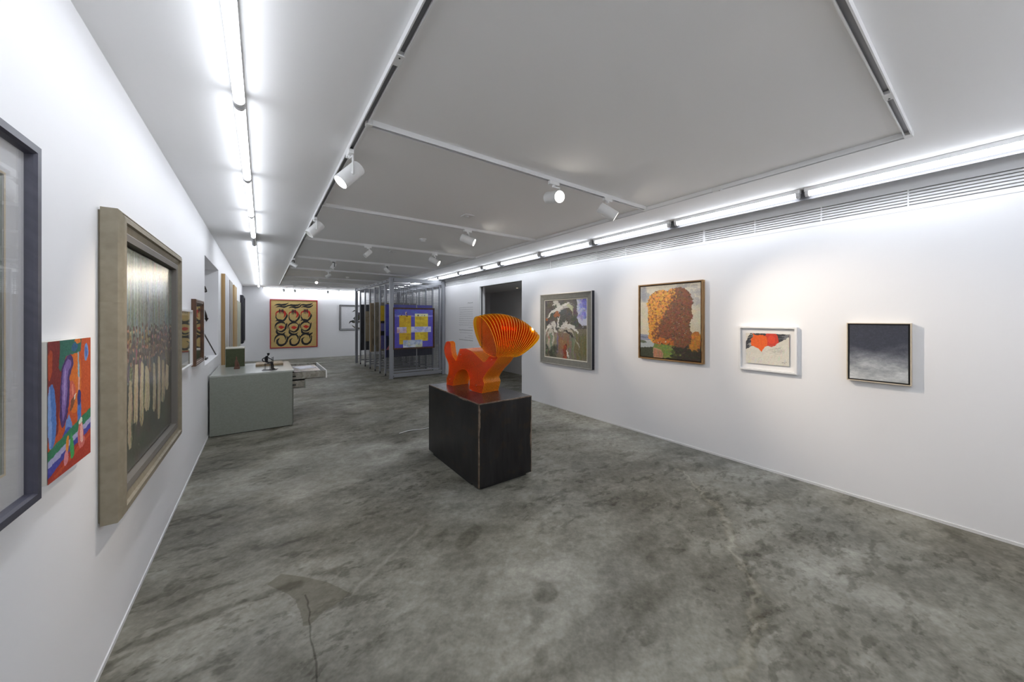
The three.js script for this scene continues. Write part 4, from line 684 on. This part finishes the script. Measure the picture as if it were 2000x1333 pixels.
{
  const w = 1.175, h = 1.135, D = 0.045, t = thing('framed_painting', 'violet-blue painting with two yellow blocks and white bands hung on mesh', 'painting', [3.43, 0.767, SZ[0] + 0.0215], FACE.back);
  obj('frame', moulding(w, h, [[0, 0], [0, D], [0.022, D], [0.024, 0.012]]), brown, t);
  obj('inner_tray', moulding(w, h, [[0.022, 0.02], [0.06, 0.02]]), brown, t);
  const tex = canvasTex(700, 680, (x, W, Hh) => {
    x.fillStyle = '#5a50b4'; x.fillRect(0, 0, W, Hh); for (let i = 0; i < 70; i++) blob(x, rr(0, W), rr(0, Hh), rr(30, 110), rr(20, 60), 18, 0.4, rgb(rr(76, 112), rr(70, 104), rr(160, 206), 0.25)); for (let i = 0; i < 26; i++) blob(x, rr(0, W), rr(0, 90), rr(30, 90), rr(10, 30), 16, 0.4, rgb(84, 110, 186, 0.3)); for (let i = 0; i < 40; i++) blob(x, rr(0, W), rr(104, 128), rr(30, 80), rr(6, 16), 16, 0.4, rgb(176, 176, 220, 0.3));
    const block = (x0, y0, x1, y1, cols, n) => { x.save(); x.beginPath(); x.rect(x0, y0, x1 - x0, y1 - y0); x.clip(); x.fillStyle = cols[0]; x.fillRect(x0, y0, x1 - x0, y1 - y0); for (let i = 0; i < n; i++) blob(x, rr(x0, x1), rr(y0, y1), rr(20, 60), rr(14, 50), 14, 0.5, cols[1 + Math.floor(rnd() * (cols.length - 1))]); x.restore(); };
    block(80, 110, 290, 620, ['#cfa51a', 'rgba(226,192,32,0.4)', 'rgba(176,130,20,0.35)', 'rgba(214,176,30,0.4)'], 50); block(360, 75, 605, 570, ['#d9bc2c', 'rgba(236,214,70,0.45)', 'rgba(182,146,26,0.3)', 'rgba(222,196,60,0.4)'], 50); block(360, 75, 605, 125, ['#dcd89a', 'rgba(222,222,180,0.5)'], 20);
    block(40, 315, 290, 420, ['#c9c6de', 'rgba(150,150,206,0.4)', 'rgba(226,224,236,0.5)', 'rgba(206,150,150,0.3)'], 26); block(210, 310, 290, 430, ['#cfae24', 'rgba(226,200,60,0.5)'], 8); block(290, 310, 665, 412, ['#c4c4e4', 'rgba(140,150,220,0.35)', 'rgba(228,228,240,0.5)'], 30); block(148, 548, 500, 680, ['#b9c2d8', 'rgba(130,150,200,0.4)', 'rgba(216,212,150,0.4)', 'rgba(224,228,236,0.5)'], 40);
    for (const [px, py, r] of [[120, 108, 9], [215, 120, 12], [420, 108, 13], [490, 106, 5], [540, 108, 10], [40, 100, 4], [645, 80, 4]]) blob(x, px, py, r, r * 1.2, 12, 0.4, rgb(70, 44, 30, 0.9)); blob(x, 200, 70, 14, 30, 14, 0.4, rgb(206, 186, 176, 0.9)); blob(x, 212, 80, 8, 24, 12, 0.4, rgb(96, 60, 50, 0.9));
  }, 14);
  obj('painting', slab(w - 0.09, h - 0.09, 0.045, 0.0205, D - 0.01), art(tex, 0.55), t);
  obj('back_panel', slab(w - 0.04, h - 0.04, 0.02, 0.001, 0.0195), backing, t);
}
function rackPiece(z, x0, x1, y0, y1, D, sideMat, tex, label) {
  const w = x1 - x0, h = y1 - y0, t = thing('stored_painting', label, 'painting', [(x0 + x1) / 2, y0, z + 0.0215], FACE.back, 'paintings stored on the rack screens');
  obj('stretcher', slab(w, h, 0, 0.001, D - 0.002), sideMat, t); obj('painted_face', sheet(w, h, 0, D), art(tex, 0.6), t);
}
rackPiece(SZ[1], 2.80, 4.16, 0.52, 2.0, 0.05, std(new THREE.Color(0.10, 0.10, 0.34), 0.6), canvasTex(512, 560, (x, W, Hh) => { x.fillStyle = '#4c4aa8'; x.fillRect(0, 0, W, Hh); path(x, [[0, 330], [W, 360], [W, Hh], [0, Hh]], '#2b2e44'); for (let i = 0; i < 30; i++) blob(x, rr(0, W), rr(0, 340), rr(20, 80), rr(20, 60), 16, 0.4, rgb(rr(80, 110), rr(80, 110), rr(170, 200), 0.3)); path(x, [[0, 480], [50, 400], [110, 400], [70, 480]], '#b4646a'); path(x, [[140, 480], [170, 390], [220, 390], [200, 480]], '#b2a84a'); path(x, [[260, 440], [300, 380], [330, 390], [300, 450]], '#5a8a62'); }), 'violet-blue painting with pink and yellow patches behind the front screen');
rackPiece(SZ[2], 2.80, 4.1, 0.72, 1.98, 0.06, pine, canvasTex(256, 256, (x, W) => { x.fillStyle = '#c9a820'; x.fillRect(0, 0, W, 90); x.fillStyle = '#1c1b20'; x.fillRect(0, 90, W, 14); x.fillStyle = '#6a66a4'; x.fillRect(0, 104, W, 60); x.fillStyle = '#1c1b20'; x.fillRect(0, 150, W, 26); x.fillStyle = '#5c5890'; x.fillRect(0, 176, W, 80); }), 'yellow and violet striped painting with wooden edge stored in the rack');
rackPiece(SZ[3], 2.79, 4.1, 0.80, 2.1, 0.05, taupe, strokesTex('#7d7464', ['rgba(90,84,74,0.4)', 'rgba(150,140,120,0.4)'], (r) => r), 'taupe edged painting stored in the middle of the rack');
rackPiece(SZ[4], 2.80, 4.1, 0.55, 2.1, 0.06, pine, strokesTex('#8a7c66', ['rgba(120,104,80,0.4)', 'rgba(70,60,50,0.4)'], (r) => r), 'bare wooden edged painting stored towards the back of the rack');
rackPiece(SZ[5], 2.80, 4.1, 0.85, 1.85, 0.06, taupe, strokesTex('#978a72', ['rgba(120,104,80,0.4)', 'rgba(170,160,140,0.4)'], (r) => r), 'light tan painting stored second from the end of the rack');
rackPiece(SZ[6], 2.80, 4.1, 0.5, 2.1, 0.05, black, strokesTex('#2c2c30', ['rgba(60,60,66,0.4)'], (r) => r), 'black painting stored on the last screen of the rack');

// ================================================================ steel pedestal with acrylic sculpture
const PX0 = 1.625, PX1 = 2.25, PZ0 = -2.80, PZ1 = -3.985, PH = 0.81;
{
  const steel = std(0xffffff, 0.42, { metalness: 0.55, map: dataTex(512, 512, (u, v) => { const a = fbm(u * 5, v * 2.2, 5), b = fbm(u * 30 + a * 3, v * 3, 4), c = fbm(u * 9 + 3, v * 11, 5), t = 46 + (a - 0.5) * 26 + (b - 0.5) * 14, w = sm(0.55, 0.75, c) * 9; return [t + w + 1, t + w * 0.4, t + 1 - w * 0.2]; }), roughnessMap: dataTex(256, 256, (u, v) => { const n = fbm(u * 14, v * 7, 4) * 40 + 205; return [n, n, n]; }, false) });
  const topSteel = std(0xffffff, 0.26, { metalness: 0.7, map: dataTex(512, 512, (u, v) => { const a = fbm(u * 6, v * 6, 5), t = 82 + (a - 0.5) * 44 + (fbm(u * 60, v * 8, 3) - 0.5) * 14; return [t + 3, t, t + 2]; }) });
  const bare = std(0xffffff, 0.5, { metalness: 0.55, map: dataTex(128, 128, (u, v) => { const n = (fbm(u * 20, v * 20, 4) - 0.5) * 70; return [128 + n, 112 + n, 98 + n]; }) });
  const t = thing('steel_pedestal', 'blackened steel box pedestal with worn bare edges under the orange sculpture', 'pedestal', [(PX0 + PX1) / 2, 0, (PZ0 + PZ1) / 2]);
  const hx = (PX1 - PX0) / 2, hz = (PZ0 - PZ1) / 2, y0 = 0.03, T = 0.006;
  obj('end_plate', rbx(-hx, hx, y0, PH - T, hz - T, hz, 0.0015), steel, t);
  obj('end_plate', rbx(-hx, hx, y0, PH - T, -hz, -hz + T, 0.0015), steel, t);
  obj('side_plate', rbx(-hx, -hx + T, y0, PH - T, -hz + T, hz - T, 0.0015), steel, t);
  obj('side_plate', rbx(hx - T, hx, y0, PH - T, -hz + T, hz - T, 0.0015), steel, t);
  obj('top_plate', rbx(-hx, hx, PH - T, PH, -hz, hz, 0.0015), topSteel, t);
  obj('plinth', bx(-hx + 0.012, hx - 0.04, 0, 0.06, -hz + 0.11, hz - 0.16), black, t);
  for (const s of [-1, 1]) obj('foot', bx(-hx + 0.05, hx - 0.05, 0, 0.04, s * hz - s * 0.03, s * hz - s * 0.07), black, t);
  // ragged bare-metal strips where the welds were ground along the edges
  const strip = (axis, L, face) => { // ribbon with a ragged inner edge, in local (along, across)
    const n = Math.round(L / 0.012), pos = [], uv = [], idx = [], k0 = rr(0, 90);
    for (let i = 0; i <= n; i++) { const s = i / n * L, wv = 0.006 + 0.012 * Math.pow(fbm(k0 + s * 9, 3.3, 4), 2.2) * (1 + 2.5 * sm(0.62, 0.8, fbm(k0 + 40 + s * 3, 1.1, 3))); pos.push(s, 0, 0, s, wv, 0); uv.push(s * 2, 0, s * 2, wv * 2); if (i) { const o = i * 2; idx.push(o - 2, o, o + 1, o - 2, o + 1, o - 1); } }
    const g = new THREE.BufferGeometry(); g.setAttribute('position', new THREE.Float32BufferAttribute(pos, 3)); g.setAttribute('uv', new THREE.Float32BufferAttribute(uv, 2)); g.setIndex(idx); g.computeVertexNormals(); return g.applyMatrix4(face);
  };
  const M = (o, a, b) => { const c = a.clone().cross(b); return new THREE.Matrix4().makeBasis(a, b, c).setPosition(o); };
  const e = 0.0007, X = V(1, 0, 0), Y = V(0, 1, 0), Z = V(0, 0, 1), nX = V(-1, 0, 0), nY = V(0, -1, 0), nZ = V(0, 0, -1);
  const strips = [
    strip('y', PH - y0, M(V(-hx, y0, hz + e), Y, X)), strip('y', PH - y0, M(V(hx, y0, hz + e), Y, nX)), strip('x', 2 * hx, M(V(-hx, PH, hz + e), X, nY)),
    strip('y', PH - y0, M(V(-hx - e, y0, hz), Y, nZ)), strip('z', 2 * hz, M(V(-hx - e, PH, -hz), Z, nY)),
    strip('x', 2 * hx, M(V(-hx, PH + e, hz), X, nZ)), strip('z', 2 * hz, M(V(-hx, PH + e, -hz), Z, X))];
  for (const g of strips) obj('bare_edge', g, bare, t);
}
{
  const acr = [new THREE.MeshPhysicalMaterial({ color: new THREE.Color(1.0, 0.38, 0.008), roughness: 0.1, transmission: 0.91, thickness: 0, ior: 1.49, specularIntensity: 0.6 }), std(new THREE.Color(1.0, 0.46, 0.03), 0.25)];
  const acrMane = [new THREE.MeshPhysicalMaterial({ color: new THREE.Color(1.0, 0.66, 0.06), roughness: 0.06, transmission: 0.94, thickness: 0, ior: 1.49 }), std(new THREE.Color(1.0, 0.52, 0.02), 0.25)];
  const t = thing('acrylic_sculpture', 'layered translucent orange acrylic animal with a fanned mane on the steel pedestal', 'sculpture', [1.97, PH + 0.0008, -3.5], 0.12);
  // body outline: along the animal (u, head positive), height (v)
  const HEADPART = [[0.12, 0], [0.30, 0], [0.34, 0.11], [0.32, 0.16], [0.40, 0.25], [0.50, 0.33], [0.56, 0.40], [0.50, 0.43], [0.42, 0.40], [0.34, 0.335], [0.26, 0.365], [0.14, 0.425], [0.0, 0.455], [-0.12, 0.445]];
  const v2 = (l) => l.map((p) => new THREE.Vector2(...p));
  const outline = (tail) => {
    const s = new THREE.Shape(); s.moveTo(-0.40, 0); s.lineTo(-0.26, 0); s.splineThru(v2([[-0.235, 0.08], [-0.19, 0.155], [-0.10, 0.205], [0, 0.215], [0.055, 0.17], [0.07, 0.09], [0.06, 0.012]])); s.lineTo(0.10, 0.005); s.lineTo(...HEADPART[0]); s.lineTo(...HEADPART[1]); s.lineTo(...HEADPART[2]); s.splineThru(v2(HEADPART.slice(3, 7))); s.splineThru(v2(HEADPART.slice(7, 13))); s.lineTo(...HEADPART[13]); s.lineTo(-0.20, 0.30);
    if (tail) s.splineThru(v2([[-0.27, 0.36], [-0.30, 0.45], [-0.31, 0.50], [-0.36, 0.52], [-0.42, 0.50], [-0.455, 0.43], [-0.43, 0.34], [-0.36, 0.25], [-0.36, 0.14], [-0.40, 0.07]]));
    else s.splineThru(v2([[-0.28, 0.27], [-0.34, 0.20], [-0.365, 0.13], [-0.40, 0.07]]));
    s.closePath(); return s;
  };
  const N = 20, sheetGeo = [true, false].map((k) => new THREE.ExtrudeGeometry(outline(k), { depth: 0.004, bevelEnabled: false, curveSegments: 5 }).rotateY(-Math.PI / 2));   // u -> +z
  for (let i = 0; i < N; i++) { const m = obj('body_sheet', sheetGeo[i < 6 ? 0 : 1], acr, t); m.position.set(-0.11 + i * 0.0116, 0, 0); }
  for (const [u, v] of [[-0.10, 0.38], [0.20, 0.07], [-0.33, 0.07], [0.46, 0.37]]) obj('spacer_rod', new THREE.CylinderGeometry(0.004, 0.004, 0.232, 8).rotateZ(Math.PI / 2).translate(0, v, u), std(new THREE.Color(0.6, 0.6, 0.6), 0.3, { metalness: 0.9 }), t);
  // mane: blades radiating round an axis along the animal
  const BL = [[-0.02, 0.04], [0.10, 0.0], [0.17, 0.06], [0.20, 0.20], [0.185, 0.34], [0.13, 0.425], [0.06, 0.45], [-0.01, 0.43], [-0.06, 0.36], [-0.085, 0.24], [-0.075, 0.12]];
  const bs = new THREE.Shape(); bs.moveTo(...BL[0]); bs.splineThru(BL.slice(1).map((p) => new THREE.Vector2(...p))); bs.closePath();
  const blade = new THREE.ExtrudeGeometry(bs, { depth: 0.004, bevelEnabled: false, curveSegments: 4 }).translate(0, 0, -0.002).rotateY(-Math.PI / 2);
  const NB = 21;
  for (let i = 0; i < NB; i++) { const f = i / (NB - 1), m = obj('mane_blade', blade, acrMane, t); m.position.set(-0.13 + f * 0.27, 0.40 - 0.02 * f, 0.42 + 0.0 * f); m.rotation.z = -(-0.40 + 1.42 * f); }
}
tag(obj('floor_cable', tube([[1.55, 0.005, -4.86], [1.7, 0.005, -4.90], [1.9, 0.005, -4.86], [2.05, 0.005, -4.87], [2.3, 0.005, -4.93]], 0.005, 30, 6), whitePaint), 'thin white cable lying on the concrete behind the pedestal', 'cable');

renderer.render(scene, camera);
